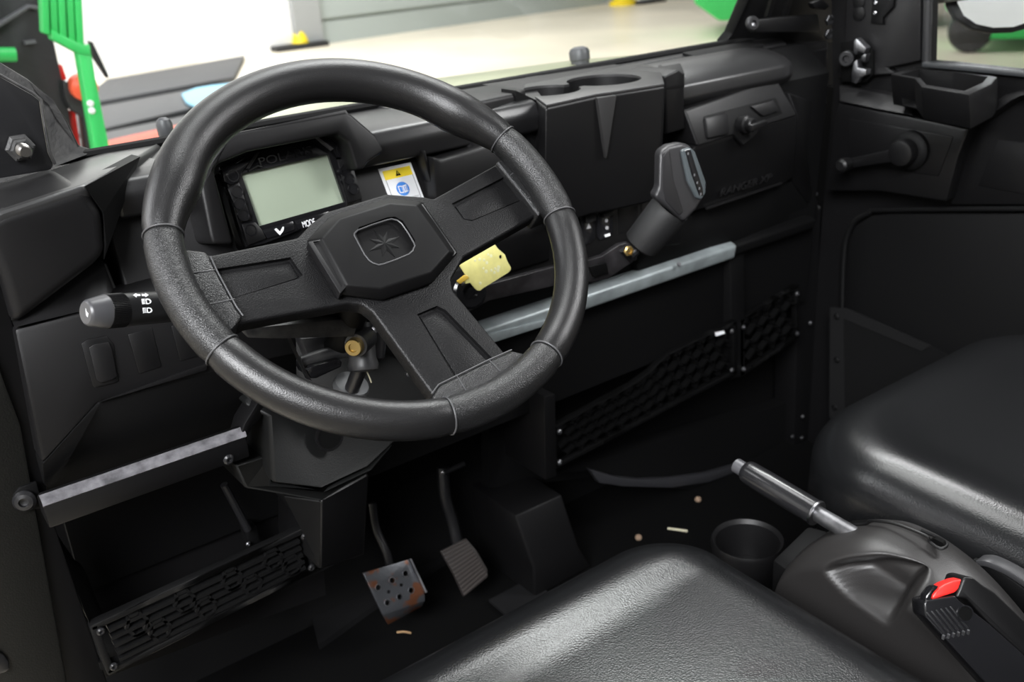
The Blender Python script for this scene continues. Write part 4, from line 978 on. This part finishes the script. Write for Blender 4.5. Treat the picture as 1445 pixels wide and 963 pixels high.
b = B(); tube(b, smoothpath([at(560,893,z=.003), at(570,892,z=.004), at(580,894,z=.003)], 3), .0015, 6); link('dry_leaf', b, mat('dry_leaf', (.25,.15,.07), .7), label='small dry leaf scrap on the floor below the brake pedal', cat='leaf')

# ================================================================== SEATS
def cushion(name, x0, x1, y0, y1, z1, h, lab, crown=.014, rc=.085, re=.05, cat='seat', front_only=False):
    t = thing(name, lab, cat, ((x0+x1)/2, (y0+y1)/2, .02), group='vehicle seats')
    b = B(); NX, NY = 48, 48
    hx, hy = (x1-x0)/2, (y1-y0)/2; cx, cy = (x0+x1)/2, (y0+y1)/2
    # rounded-rectangle rings shrinking to the top
    def rr_ring(ins, z, n=20):
        rc_ = max(.012, rc - ins*.6); ax, ay = hx-ins-rc_, hy-ins-rc_
        pts = []
        for (sx, sy, a0) in ((1,1,0),(-1,1,90),(-1,-1,180),(1,-1,270)):
            for k in range(n+1):
                a = math.radians(a0+90*k/n); pts.append(V(cx+sx*ax+rc_*math.cos(a), cy+sy*ay+rc_*math.sin(a), z))
        return pts
    rings = [rr_ring(.02, z1-h), rr_ring(.006, z1-h+.015), rr_ring(0, z1-h+.04)]
    for k in range(1, 13):
        a = math.radians(90*k/12); rings.append(rr_ring(re*(1-math.cos(a)), z1-re+re*math.sin(a)*1.0))
    for ins, dz in ((re+.008,-.0004),(re+.018,-.0016),(re+.030,-.0040),(re+.042,-.0058),(re+.056,-.0066),(re+.085,-.0070),(re+.12,-.0071)):
        rg_ = rr_ring(ins, z1+(-.0001 if front_only else dz))
        rings.append(rg_)
    if front_only:
        for r_ in rings:
            for p in r_:
                q = max(0, min(1, (y1-re-.002-p.y)/.045)); wz = max(0, min(1, (p.z-(z1-re))/re))
                p.z -= .0060*q*q*(3-2*q)*wz
    rt = Matrix.Translation(V(0, y1-.03, z1)) @ Matrix.Rotation(math.radians(.5 if front_only else 2), 4, 'X') @ Matrix.Translation(V(0, -(y1-.03), -z1))
    rings = [[rt @ p for p in r_] for r_ in rings]
    loft(b, rings); c = link('cushion', b, SEATM, t, smooth=60)
    b = B(); box(b, (x0+.04, y0+.05, .02), (x1-.04, y1-.06, z1-h-.04)); link('base', b, DARK, t, bevel=.01)
    return t
cushion('driver_seat', .12, .655, .06, .652, .362, .13, 'black vinyl driver seat cushion nearest the steering wheel', re=.062, front_only=True)
cushion('passenger_seat', .838, 1.375, .06, .668, .382, .15, 'black vinyl passenger seat cushion beside the far door', rc=.13, re=.06)

# ================================================================== CONSOLE, PARKING BRAKE, BUCKLES
cs = thing('centre_console', 'black domed console between the seats with a slot and side recess', 'console', (.745, .35, .02))
XR = .775
sil = [(1150,800),(1160,765),(1185,742),(1220,734),(1262,735),(1300,750),(1330,768),(1370,800),(1410,842),(1470,915),(1560,1020)]
_c = smoothpath([at(u, v, x=XR) for u, v in sil], 30)
_l = [0]
for i in range(1, len(_c)): _l.append(_l[-1] + (_c[i]-_c[i-1]).length)
crest = []; _j = 0
for k in range(150):
    tl = _l[-1]*k/149
    while _j < len(_c)-2 and _l[_j+1] < tl: _j += 1
    crest.append(_c[_j].lerp(_c[_j+1], (tl-_l[_j])/max(1e-9, _l[_j+1]-_l[_j])))
rec = smoothpath([at(u, v, x=.712) for u, v in ((1170,800),(1178,788),(1205,781),(1240,783),(1290,802),(1303,815),(1298,840),(1280,868),(1264,876),(1240,862),(1200,832),(1170,800))], 5)[:-1]
rec2 = [(p.y, p.z) for p in rec]
def inside_depth(y, z):
    ins = False; dm = 9
    for i in range(len(rec2)):
        (y0, z0), (y1, z1) = rec2[i], rec2[(i+1) % len(rec2)]
        if (z0 > z) != (z1 > z) and y < (y1-y0)*(z-z0)/(z1-z0)+y0: ins = not ins
        dx, dz = y1-y0, z1-z0; q = max(0, min(1, ((y-y0)*dx+(z-z0)*dz)/(dx*dx+dz*dz+1e-12)))
        dm = min(dm, math.hypot(y0+q*dx-y, z0+q*dz-z))
    return dm if ins else 0
b = B(); rings = []
for i, p in enumerate(crest):
    pr_ = [V(.700, p.y, .10)] + [V(.700, p.y, .10 + (p.z-.030-.10)*k/60) for k in range(1, 61)]
    for k in range(1, 21):
        a = math.radians(90*k/20); pr_.append(V(.700+.040*(1-math.cos(a)), p.y, p.z-.030+.030*math.sin(a)))
    pr_ += [V(.760, p.y, p.z+.001), V(XR, p.y, p.z), V(.795, p.y, p.z-.010), V(.805, p.y, p.z-.03), V(.808, p.y, p.z-.07), V(.808, p.y, .10)]
    for v_ in pr_:
        if v_.x < .745:
            dd_ = inside_depth(v_.y, v_.z)
            if dd_ > 0:
                q = min(1, dd_/.022); fd = max(0, min(1, (.742-v_.x)/.030)); v_.x += .040*q*q*(3-2*q)*fd*fd*(3-2*fd)
    rings.append(pr_)
loft(b, rings)
con = link('body', b, mat('dark_brownish_plastic', (.018,.0168,.0165), .42, bump=.15, bscale=900), cs, smooth=175)
lipL = smoothpath([at(1188,752,x=.757), at(1195,744,x=.757), at(1222,741,x=.757), at(1229,737,x=.757), at(1262,741,x=.757), at(1306,758,x=.757), at(1312,767,x=.757), at(1326,776,x=.757), at(1336,772,x=.763), at(1330,764,x=.768), at(1300,751,x=.77)], 4)
b = B(); tube(b, [p+V(0,0,.0015) for p in lipL], .0016, 8); link('slot_lip', b, PLASTIC2, cs)
b = B(); prism(b, [p+V(0,0,.0012) for p in ats([(1312,764),(1318,762),(1330,768),(1333,773),(1327,775),(1317,771)], x=.762)], V(.004,0,.001)); link('slot_hole', b, BLACKINK, cs)
b = B(); prism(b, [p+V(0,0,.0008) for p in ats([(1190,746),(1198,740),(1228,738),(1222,742),(1196,747)], x=.762)], V(.006,0,.001)); link('slot_hole', b, BLACKINK, cs)
# front foot of console with cup ring
b = B(); prism(b, ats([(1090,790),(1140,742),(1170,750),(1150,800),(1125,815)], z=.30), V(0,0,-.17)); link('front_block', b, DARK, cs, bevel=.004)
rcn = at(1055,765,z=.20)
b = B(); lathe(b, rcn+V(0,0,-.05), V(0,0,1), [(0,.040),(.05,.047),(.055,.045),(.05,.041),(.005,.036)], 40); link('cup_ring', b, PLASTIC, cs)

pb = thing('parking_brake', 'black parking brake lever with a steel shaft rising from the console', 'brake lever', at(1190,748,x=.745))
h0, h1 = at(1044,660,x=.745), at(1195,750,x=.748)
hd_ = (h1-h0).normalized(); hl = (h1-h0).length
def hpos(u, v): p = at(u, v, x=.746); return (p-h0).dot(hd_)
tA, tB = hpos(1055,664), hpos(1152,726)
b = B(); lathe(b, h0, hd_, [(-.006,.0072),(-.005,.0085),(tA-.002,.0085)], 24); link('release_button', b, mat('grey_button', (.06,.06,.065), .35), pb)
b = B(); lathe(b, h0, hd_, [(tA-.003,.0105),(tA,.0128),(tA+.004,.0135),(tA+.03,.0138),(tB-.004,.0135),(tB-.001,.0132),(tB,.011)], 32); link('grip', b, mat('glossy_black_grip', (.012,.012,.013), .22, bump=.1, bscale=200), pb)
b = B(); lathe(b, h0, hd_, [(tB-.0025,.0138),(tB-.001,.0142),(tB+.0008,.0138),(tB+.001,.010)], 32); link('grip_collar', b, mat('dark_steel', (.25,.25,.26), .3, metal=1), pb)
b = B(); lathe(b, h0, hd_, [(tB,.0085),(hl+.02,.0095)], 20); link('shaft', b, mat('worn_dark_steel', (.13,.13,.135), .4, metal=.8, var=.4, vscale=70), pb)

# buckle
bk = thing('seat_belt_buckle', 'black seat belt buckle with a red release button beside the driver seat', 'buckle', at(1400,960,x=.70)+V(0,0,-.03))
Kx = lambda x, y: (1280 + x/5.564, 790 + y/5.566)
bx = .695
# local frame: top face near red button, body running back and down
T0 = at(*Kx(200,310), x=.672); 
ubx = V(1,0,0)
dirb = (at(1440,955,x=.69)-at(1325,850,x=.69)).normalized()
upn = V(1,0,0).cross(dirb).normalized(); upn = upn if upn.z > 0 else -upn
pA = at(*Kx(130,350), y=.395); pB = at(*Kx(385,300), y=.395)
bw = (pB-pA); bwn = bw.normalized()
# front face polygon (faces the viewer) and the top face
fa = [at(*Kx(*q), y=.385) for q in ((135,335),(375,290),(410,330),(640,500),(920,730),(1100,1000),(600,1000),(290,600),(140,440))]
nf = V(-.45,-.75,.48).normalized()
fpb = (nf, at(*Kx(300,450), x=.662).dot(nf))
FF = [at(*Kx(*q), pl=fpb) for q in ((132,345),(150,325),(380,285),(410,320),(640,500),(1000,820),(1250,1060),(700,1060),(300,620),(145,450))]
dep = -nf*.024
b = B(); prism(b, FF, dep); body = link('body', b, mat('buckle_black', (.008,.008,.009), .2, bump=.15, bscale=400), bk, bevel=.004, seg=3)
topn = V(.1,.55,.8).normalized()
b = B(); RB = [at(*Kx(*q), pl=(nf, fpb[1]-.003)) for q in ((200,318),(195,285),(230,240),(300,195),(380,165),(437,155),(410,230),(378,262))]
prism(b, RB, -nf*.015); link('release_button', b, RED, bk, bevel=.003, seg=3)['label'] = 'red release button'
b = B(); prism(b, [at(*Kx(*q), pl=(nf, fpb[1]-.002)) for q in ((140,335),(150,285),(205,215),(262,208),(205,270),(190,320))], -nf*.012); link('button_guard', b, GLOSS, bk, bevel=.002)
b = B(); prism(b, [at(*Kx(*q), pl=(nf, fpb[1]-.001)) for q in ((382,300),(412,230),(440,150),(470,135),(520,140),(600,205),(690,260),(920,480),(1300,860),(1250,1060),(640,500),(470,310))], -nf*.03); link('side_cover', b, PLASTIC2, bk, bevel=.004, seg=3)
for k in range(6):
    x = 150 + k*37
    b = B(); prism(b, [at(*Kx(*q), pl=(nf, fpb[1]+.0008)) for q in ((x,415-k*9),(x+14,412-k*9),(x+155,580-k*8),(x+140,590-k*8))], -nf*.004); link('rib', b, mat('buckle_rib_plastic', (.014,.014,.015), .3), bk, bevel=.0008)
for k in range(6):
    x = 285 + k*39
    b = B(); obox(b, at(*Kx(x, 610-k*8), pl=(nf, fpb[1]+.001)), V(1,0,0), V(0,0,1), V(0,1,0), .0018, .004, .002); link('metal_fleck', b, STEEL, bk)
b = B(); lathe(b, at(*Kx(455,425), pl=fpb), nf, [(0,.0072),(.0010,.0072),(.0010,.006),(.0002,.0058)], 24, cap=False); link('rivet_rim', b, GLOSS, bk)
b = B(); lathe(b, at(*Kx(455,425), pl=fpb)+nf*.0003, nf, [(0,.0058),(.0003,.0058)], 20); link('rivet_hole', b, BLACKINK, bk)
bk2 = thing('seat_belt_stalk', 'black seat belt stalk loop on the passenger side of the console', 'buckle', at(1430,860,x=.815))
lp = smoothpath([at(1380,792,x=.815), at(1398,793,x=.815), at(1430,808,x=.82), at(1470,835,x=.82), at(1520,870,x=.82)], 5)
b = B(); rings = []
for p in lp: rings.append([p+V(-.006,0,-.004), p+V(.010,0,-.004), p+V(.010,0,.003), p+V(-.006,0,.003)])
loft(b, rings); link('loop', b, mat('grey_black_loop', (.035,.035,.037), .38), bk2, bevel=.002)
b = B(); prism(b, ats([(1372,790),(1400,800),(1470,850),(1500,900),(1420,850)], x=.812), V(.006,0,0)); link('web', b, DARK, bk2, bevel=.001)

# ================================================================== PASSENGER DOOR
PX = 1.40
dr = thing('passenger_door', 'black plastic passenger door with a tray, window crank and glass window', 'door', at(1250,700,x=PX)*1.0)
def dp(pts, x=PX): return ats(pts, x=x)
# main skin with window opening
b = B(); prism(b, dp([(1172,-60),(1600,-60),(1600,900),(1120,900),(1130,640),(1160,310),(1176,130)], PX+.012), V(.03,0,0))
wc = B(); prism(wc, [p-V(.1,0,0) for p in dp([(1310,-90),(1306,88),(1340,91),(1480,106),(1700,128),(1700,-90)], PX+.012)], V(.3,0,0))
link('skin', b, PLASTIC2, dr, bevel=0, smooth=0, cuts=[wc])
# window frame + glass
b = B()
fpts = dp([(1311,-90),(1307,88),(1345,93),(1480,108),(1592,121)], PX+.010)
tube(b, fpts, .007, 10); link('window_seal', b, mat('soft_black_rubber', (.012,.012,.013), .35), dr)
b = B(); prism(b, dp([(1300,88),(1345,91),(1480,105),(1592,117),(1592,125),(1480,113),(1345,99),(1300,95)], PX-.004), V(.02,0,0)); link('sill_strip', b, mat('grey_sill_strip', (.03,.032,.034), .4), dr, bevel=.002)
b = B(); flat(b, dp([(1309,-90),(1306,90),(1480,110),(1592,122),(1592,-90)], PX+.025)); link('glass', b, GLASS, dr, smooth=0)
# upper pillar panel
b = B(); prism(b, dp([(1196,-60),(1300,-60),(1298,86),(1252,96),(1258,100),(1270,104),(1182,110),(1192,60)], PX), V(.03,0,0)); link('upper_panel', b, PLASTIC, dr, bevel=.003)
# raised shelf band
b = B()
ra = [(1183,120),(1240,130),(1284,139),(1292,156),(1300,160),(1362,174),(1368,172),(1418,134),(1440,128),(1520,132)]
rb = [(1183,143),(1240,155),(1284,163),(1292,166),(1300,168),(1360,180),(1370,180),(1426,142),(1442,134),(1520,140)]
A_ = ats(ra, x=PX-.004); C_ = ats(rb, x=PX-.034)
Cb = [p+V(.04,0,-.006) for p in C_]; Ab = [p+V(.03,0,0) for p in A_]
rings = [[A_[i], C_[i], Cb[i], Ab[i]] for i in range(len(A_))]
loft(b, rings); link('arm_ledge', b, PLASTIC, dr, bevel=.004, seg=3)
# face under the ledge
b = B(); prism(b, dp([(1183,145),(1240,157),(1284,165),(1360,181),(1368,181),(1352,222),(1335,285),(1240,270),(1165,270),(1178,160)], PX-.030), V(.04,0,0)); link('crank_panel', b, PLASTIC2, dr, bevel=.004)
b = B(); prism(b, dp([(1198,168),(1270,180),(1345,193),(1324,249),(1260,240),(1196,232)], PX-.0315), V(.004,0,0)); link('inset_panel', b, PLASTIC2, dr, bevel=.0015)
b = B(); prism(b, dp([(1372,180),(1426,143),(1442,136),(1600,136),(1600,290),(1340,290),(1352,240)], PX-.006), V(.03,0,0)); link('elbow_panel', b, PLASTIC2, dr, bevel=.004)
b = B(); prism(b, dp([(1408,196),(1480,206),(1480,282),(1380,262)], PX-.0075), V(.004,0,0)); link('inset_panel', b, PLASTIC2, dr, bevel=.0015)
# tray
b = B()
tz = at(1350,100,x=PX+.002).z
tr_top = [(1256,104),(1294,94),(1350,100),(1408,108),(1400,118),(1368,133),(1300,122),(1290,110)]
tt_ = ats(tr_top, z=tz)
tt_ = [V(min(p.x, PX+.004), p.y, p.z) for p in tt_]
lowr = [V(min(p.x+.014, PX+.006), p.y, tz-.048) for i, p in enumerate(tt_)]
prism(b, tt_, lowr)
cen_ = sum(tt_, V(0,0,0))/len(tt_)
ci = [cen_ + (p-cen_)*.84 + V(0,0,.02) for p in tt_]; co_ = [cen_ + (p-cen_)*.74 - V(-.004,0,.045) for p in tt_]
cut = B(); prism(cut, ci, co_)
link('tray', b, PLASTIC2, dr, bevel=.003, seg=2, cuts=[cut])
# crank
ck = at(1285,212,x=PX-.035)
b = B(); lathe(b, ck, V(-1,-.05,0), [(-.01,.030),(.006,.030),(.010,.026),(.012,.020)], 28); esc = link('crank_boss', b, DARK, dr)
b = B(); lathe(b, ck+V(-.012,0,0), V(-1,-.05,0), [(0,.020),(.010,.0215),(.018,.019),(.020,.012)], 24); cr = link('window_crank', b, PLASTIC2, dr)
k0 = ck+V(-.026,-.004,0); k1 = at(1195,232,x=PX-.062)
b = B(); dd = (k1-k0).normalized(); sd = dd.cross(V(1,0,0)).normalized()
rings = []
for s, w in ((0,.012),(.3,.0095),(.6,.0085),(.9,.008),(1,.007)):
    c = k0.lerp(k1, s)+V(.006*s,0,0); rings.append([c+sd*w+V(-.005,0,0), c+sd*w+V(.005,0,0), c-sd*w+V(.005,0,0), c-sd*w+V(-.005,0,0)])
loft(b, rings); link('crank_arm', b, PLASTIC2, cr, bevel=.003)
b = B(); lathe(b, k1+V(.01,0,0), V(-1,-.1,.05), [(0,.008),(.006,.010),(.020,.0115),(.030,.0105),(.033,.007)], 22); link('crank_knob', b, PLASTIC2, cr)
# lower pocket
b = B(); lowp = dp([(1196,352),(1204,322),(1228,304),(1260,300),(1600,300),(1600,760),(1190,760)], PX+.006); prism(b, lowp, V(.03,0,0)); link('lower_panel', b, DARK, dr, bevel=.004)
b = B(); pr_ = smoothpath(dp([(1188,560),(1190,380),(1200,322),(1226,301),(1260,296),(1600,294)], PX), 5); tube(b, pr_, .0045, 10); link('panel_rim', b, DARK, dr)
# net pocket
b = B(); prism(b, dp([(1170,435),(1192,436),(1310,488),(1420,540),(1400,700),(1200,610),(1170,590)], PX-.03), V(.004,0,0)); npk = link('net_pocket', b, mat('black_mesh_cloth', (.0025,.0025,.0027), .75, spec=.15, bump=.8, bscale=500, kind='crackle'), dr)
b = B()
prism(b, dp([(1172,434),(1190,436),(1192,590),(1170,590)], PX-.032), V(.003,0,0)); prism(b, dp([(1188,434),(1200,438),(1312,488),(1300,496),(1190,450)], PX-.032), V(.003,0,0)); link('binding', b, mat('dark_binding', (.005,.005,.0053), .65, spec=.25), npk)
for u, v in ((1181,447),(1181,508),(1178,575)):
    b = B(); screw(b, at(u, v, x=PX-.032), V(-1,0,0), .006, .003); link('snap_stud', b, DARK, npk)
# small dimples and bolt plate on upper panel
for u, v in ((1212,2),(1212,19)):
    b = B(); lathe(b, at(u, v, x=PX-.001), V(-1,0,0), [(0,.011),(.001,.011),(.0018,.009)], 20); link('dimple', b, PLASTIC2, dr)
b = B(); prism(b, dp([(1231,-10),(1262,-10),(1260,10),(1245,26),(1246,35),(1228,33)], PX-.006), V(.008,0,0)); hb = link('hinge_plate', b, DARK, dr, bevel=.002)
for u, v in ((1236,4),(1235,18)):
    b = B(); screw(b, at(u, v, x=PX-.007), V(-1,0,0), .003, .002); link('screw', b, STEEL, hb)
# latch
lt = thing('door_latch', 'scratched silver door latch claw in a dark opening by the passenger door', 'latch', at(1210,112,x=PX-.02))
b = B(); prism(b, dp([(1186,60),(1215,56),(1232,72),(1232,105),(1222,116),(1186,116)], PX-.004), V(.008,0,0)); link('opening', b, BLACKINK, lt, bevel=.001)
b = B(); prism(b, dp([(1204,58),(1208,54),(1214,60),(1222,68),(1218,76),(1210,72),(1207,78),(1204,74)], PX-.022), V(.014,0,0)); link('claw', b, STEEL, lt, bevel=.0015)
b = B(); prism(b, dp([(1204,88),(1209,84),(1210,96),(1222,98),(1222,106),(1212,110),(1207,118),(1201,116),(1202,100)], PX-.022), V(.014,0,0)); link('claw', b, STEEL, lt, bevel=.0015)
b = B(); lathe(b, at(1197,82,x=PX-.012), V(-1,-.3,0), [(0,.012),(.010,.012),(.0115,.0105),(.0115,.006),(.006,.005)], 20); link('striker', b, mat('dull_grey_metal', (.045,.045,.047), .45, metal=.8), lt)
b = B(); prism(b, dp([(1216,78),(1222,76),(1220,88),(1214,86)], PX-.024), V(.012,0,0)); link('pawl', b, STEEL, lt, bevel=.001)

# door edge posts between the dash and the door
t = thing('hinge_post', 'narrow black body post between the dash end and the passenger door', 'post', at(1150,700,x=1.40))
b = B(); prism(b, [at(1120,-40,y=1.135), at(1240,-40,y=1.135), at(1215,160,y=1.135), at(1200,310,y=1.135), at(1190,660,y=1.135), at(1150,700,y=1.135), at(1110,640,y=1.135), at(1120,310,y=1.135), at(1130,60,y=1.135)], V(0,.05,0)) if True else prism(b, [at(1165,-40,y=1.06), at(1194,-40,y=1.06), at(1186,160,y=1.06), at(1178,310,y=1.06), at(1150,660,y=1.06), at(1120,700,y=1.06), at(1130,640,y=1.06), at(1150,310,y=1.06), at(1166,60,y=1.06)], V(0,.05,0)); link('post', b, DARK, t, bevel=.004)
b = B(); box(b, (1.452, .93, 0), (1.47, 1.25, .66)); link('blocking_panel', b, DARK, t)  # unseen panel added outside the door to keep light off the post
for u, v in ((1152,276),):
    b = B(); prism(b, ats([(1132,300),(1140,282),(1152,274),(1156,300),(1146,320)], y=1.02), V(0,.03,0)); link('clip', b, PLASTIC2, t, bevel=.002)
    b = B(); screw(b, at(1152,274,y=1.018), V(0,-1,0), .003, .002); link('screw', b, STEEL, t)

# right windshield pillar with bracket
t = thing('windshield_pillar', 'black right windshield pillar with a flat strap and two bolts', 'pillar', at(1100,60,y=1.11), group='windshield pillars')
b = B(); prism(b, [at(1022,62,y=1.118), at(1034,48,y=1.11), at(1056,0,y=1.07), at(1075,-50,y=1.04), at(1200,-50,y=1.06), at(1180,60,y=1.10)], V(0,.02,.004)); link('post', b, DARK, t, bevel=.003)
b = B(); prism(b, ats([(1066,28),(1100,24),(1155,20),(1158,45),(1066,46)], y=1.05), V(0,.012,0)); link('strap', b, PLASTIC2, t, bevel=.002)
b = B(); lathe(b, at(1060,33,y=1.05), V(-.2,-1,.1), [(0,.011),(.005,.011),(.007,.0095),(.007,.005),(.004,.004)], 18); link('bolt', b, mat('dull_grey_metal', (.045,.045,.047), .45, metal=.8), t)
b = B(); screw(b, at(1063,35,y=1.035), V(-.2,-1,.1), .003, .002); link('bolt_tip', b, STEEL, t)
for u, v in ((1170,28),(1169,48)):
    b = B(); lathe(b, at(u, v, y=1.04), V(-.4,-1,0), [(0,.009),(.006,.009),(.007,.0075),(.007,.004),(.004,.0035)], 6); link('bolt', b, MATS['dull_grey_metal'], t)
for u0, u1 in ((1082,1098),(1106,1122)):
    b = B(); prism(b, [at(u0,24,y=1.062), at(u0+6,24,y=1.062), at(u1+6,-30,y=1.03), at(u1,-30,y=1.03)], V(0,.006,0)); link('fold', b, PLASTIC2, t)
b = B(); prism(b, ats([(1146,4),(1160,-2),(1172,8),(1166,14),(1150,12)], y=1.03), V(0,.01,0)); link('hinge_lug', b, PLASTIC2, t, bevel=.002)

# left pillar bracket with bolt
t = thing('windshield_pillar', 'dusty black left windshield pillar plate with a threaded stud', 'pillar', at(20,250,y=.97), group='windshield pillars')
b = B(); prism(b, ats([(-50,95),(0,108),(46,134),(56,142),(60,170),(68,215),(76,233),(72,240),(0,252),(-50,264)], y=.99), V(0,.006,0)); link('plate', b, BLACKMETAL, t, bevel=.0015)
b = B()
ed = ats([(-50,93),(0,106),(47,132),(58,141),(62,170),(70,214),(78,232)], y=.99)
tube(b, ed, .0014, 8); link('plate_edge', b, DUSTY, t)
b = B(); prism(b, [at(-40,60,y=1.08), at(0,88,y=1.08), at(40,112,y=1.09), at(72,140,y=1.09), at(96,172,y=1.10), at(112,206,y=1.115), at(136,214,y=1.12), at(60,242,y=1.06), at(-40,270,y=1.03)], V(0,.01,0)); link('gusset', b, DUSTY, t, bevel=.002)
sc = at(28,208,y=.988); sdv = (at(39,217,y=.945)-at(28,208,y=.988)).normalized()
b = B(); lathe(b, sc, sdv, [(0,.013),(.004,.013),(.006,.010),(.014,.010),(.016,.008)], 6); nut = link('nut', b, DUSTY, t, smooth=20)
b = B(); prof_ = [(.012,.0058)]
for k in range(8): prof_ += [(.014+k*.0022,.0062),(.0151+k*.0022,.0054)]
lathe(b, sc, sdv, prof_ + [(.033,.0045)], 18); link('stud', b, mat('worn_stud_metal', (.22,.21,.20), .35, metal=1), t)

# ================================================================== MIRROR outside the passenger window
mo = thing('side_mirror', 'black-framed side mirror outside the passenger window', 'mirror', at(1400,48,x=1.62))
MX = 1.62
mpx = [(1338,-60),(1337,-20),(1340,8),(1350,28),(1372,42),(1400,47),(1430,46),(1460,38),(1480,10),(1484,-60)]
MN = V(-.46,-.88,.12).normalized(); MC = at(1420,0,x=MX)
b = B(); prism(b, ats(mpx, pl=(MN, MC.dot(MN))), MN*-.014); link('housing', b, DARK, mo, bevel=.004, seg=3)
mi = [(1350,-56),(1349,-20),(1351,4),(1360,22),(1378,34),(1402,39),(1430,38),(1454,30),(1470,6),(1474,-56)]
mg = mat('mirror_silver', (.85,.88,.9), .06, metal=1)
b = B(); prism(b, ats(mi, pl=(MN, MC.dot(MN)+.002)), MN*-.002); link('glass', b, mg, mo)
b = B(); tube(b, [V(1.445, MC.y+.03, MC.z+.02), MC - MN*.04 + V(0,0,.02)], .012, 12); link('arm', b, DARK, mo)

# ================================================================== LIGHT
w = bpy.data.worlds.new('world'); SC.world = w; w.use_nodes = True
bg = w.node_tree.nodes['Background']; bg.inputs['Color'].default_value = (.93, .97, 1.0, 1); bg.inputs['Strength'].default_value = .10
def area(name, loc, target, size, power, col=(1,1,1), size_y=None, spread=180):
    l = bpy.data.lights.new(name, 'AREA'); l.energy = power; l.size = size; l.color = col; l.spread = math.radians(spread)
    if size_y: l.shape = 'RECTANGLE'; l.size_y = size_y
    o = bpy.data.objects.new(name, l); COL.objects.link(o); o.location = loc
    o.rotation_euler = (Vector(target)-Vector(loc)).to_track_quat('-Z', 'Y').to_euler()
    return o
area('shop_ceiling_light', (5, 10, 6), (5, 10, 0), 10, 640, (1,.98,.95), 8)
area('wall_fill_light', (2.5, 8.5, 5.5), (2.5, 14, 1), 4, 760, (1,1,1), 2)  # added fill that whitens the partition and walls
area('front_right_light', (1.83, 1.75, 2.85), (.62, .58, .36), 1.1, 44, (1,1,1), .36)
area('front_left_light', (-1.3, 2.1, 2.1), (.3, .7, .7), .9, 34, (.97,.98,1), 1.2)
area('rear_right_light', (1.93, -.1, 1.73), (.55, .7, .7), .4, 24, (1,1,1), .6)
area('overhead_light', (.85, 1.35, 2.75), (.85, .5, .36), 1.0, 28, (1,1,1), .9)
area('rear_left_light', (-1.6, -.9, 2.5), (.5, .8, .6), 2.0, 38, (.97,.98,1), 1.5, 55)
area('side_fill_light', (-3.2, 4.5, 4.6), (-6, 4.5, 1.6), 3, 170, (1,1,1), 1, spread=130)  # added fill, brightens the unseen side wall for reflections
area('mirror_fill_light', (4, -5.5, 4.8), (3.5, -8.5, 0), 3, 75, (1,1,1), 1.5, spread=120)  # added fill on the unseen floor and wall that the mirror reflects
SC.view_settings.view_transform = 'Standard'
SC.view_settings.look = 'None'
SC.view_settings.exposure = 0
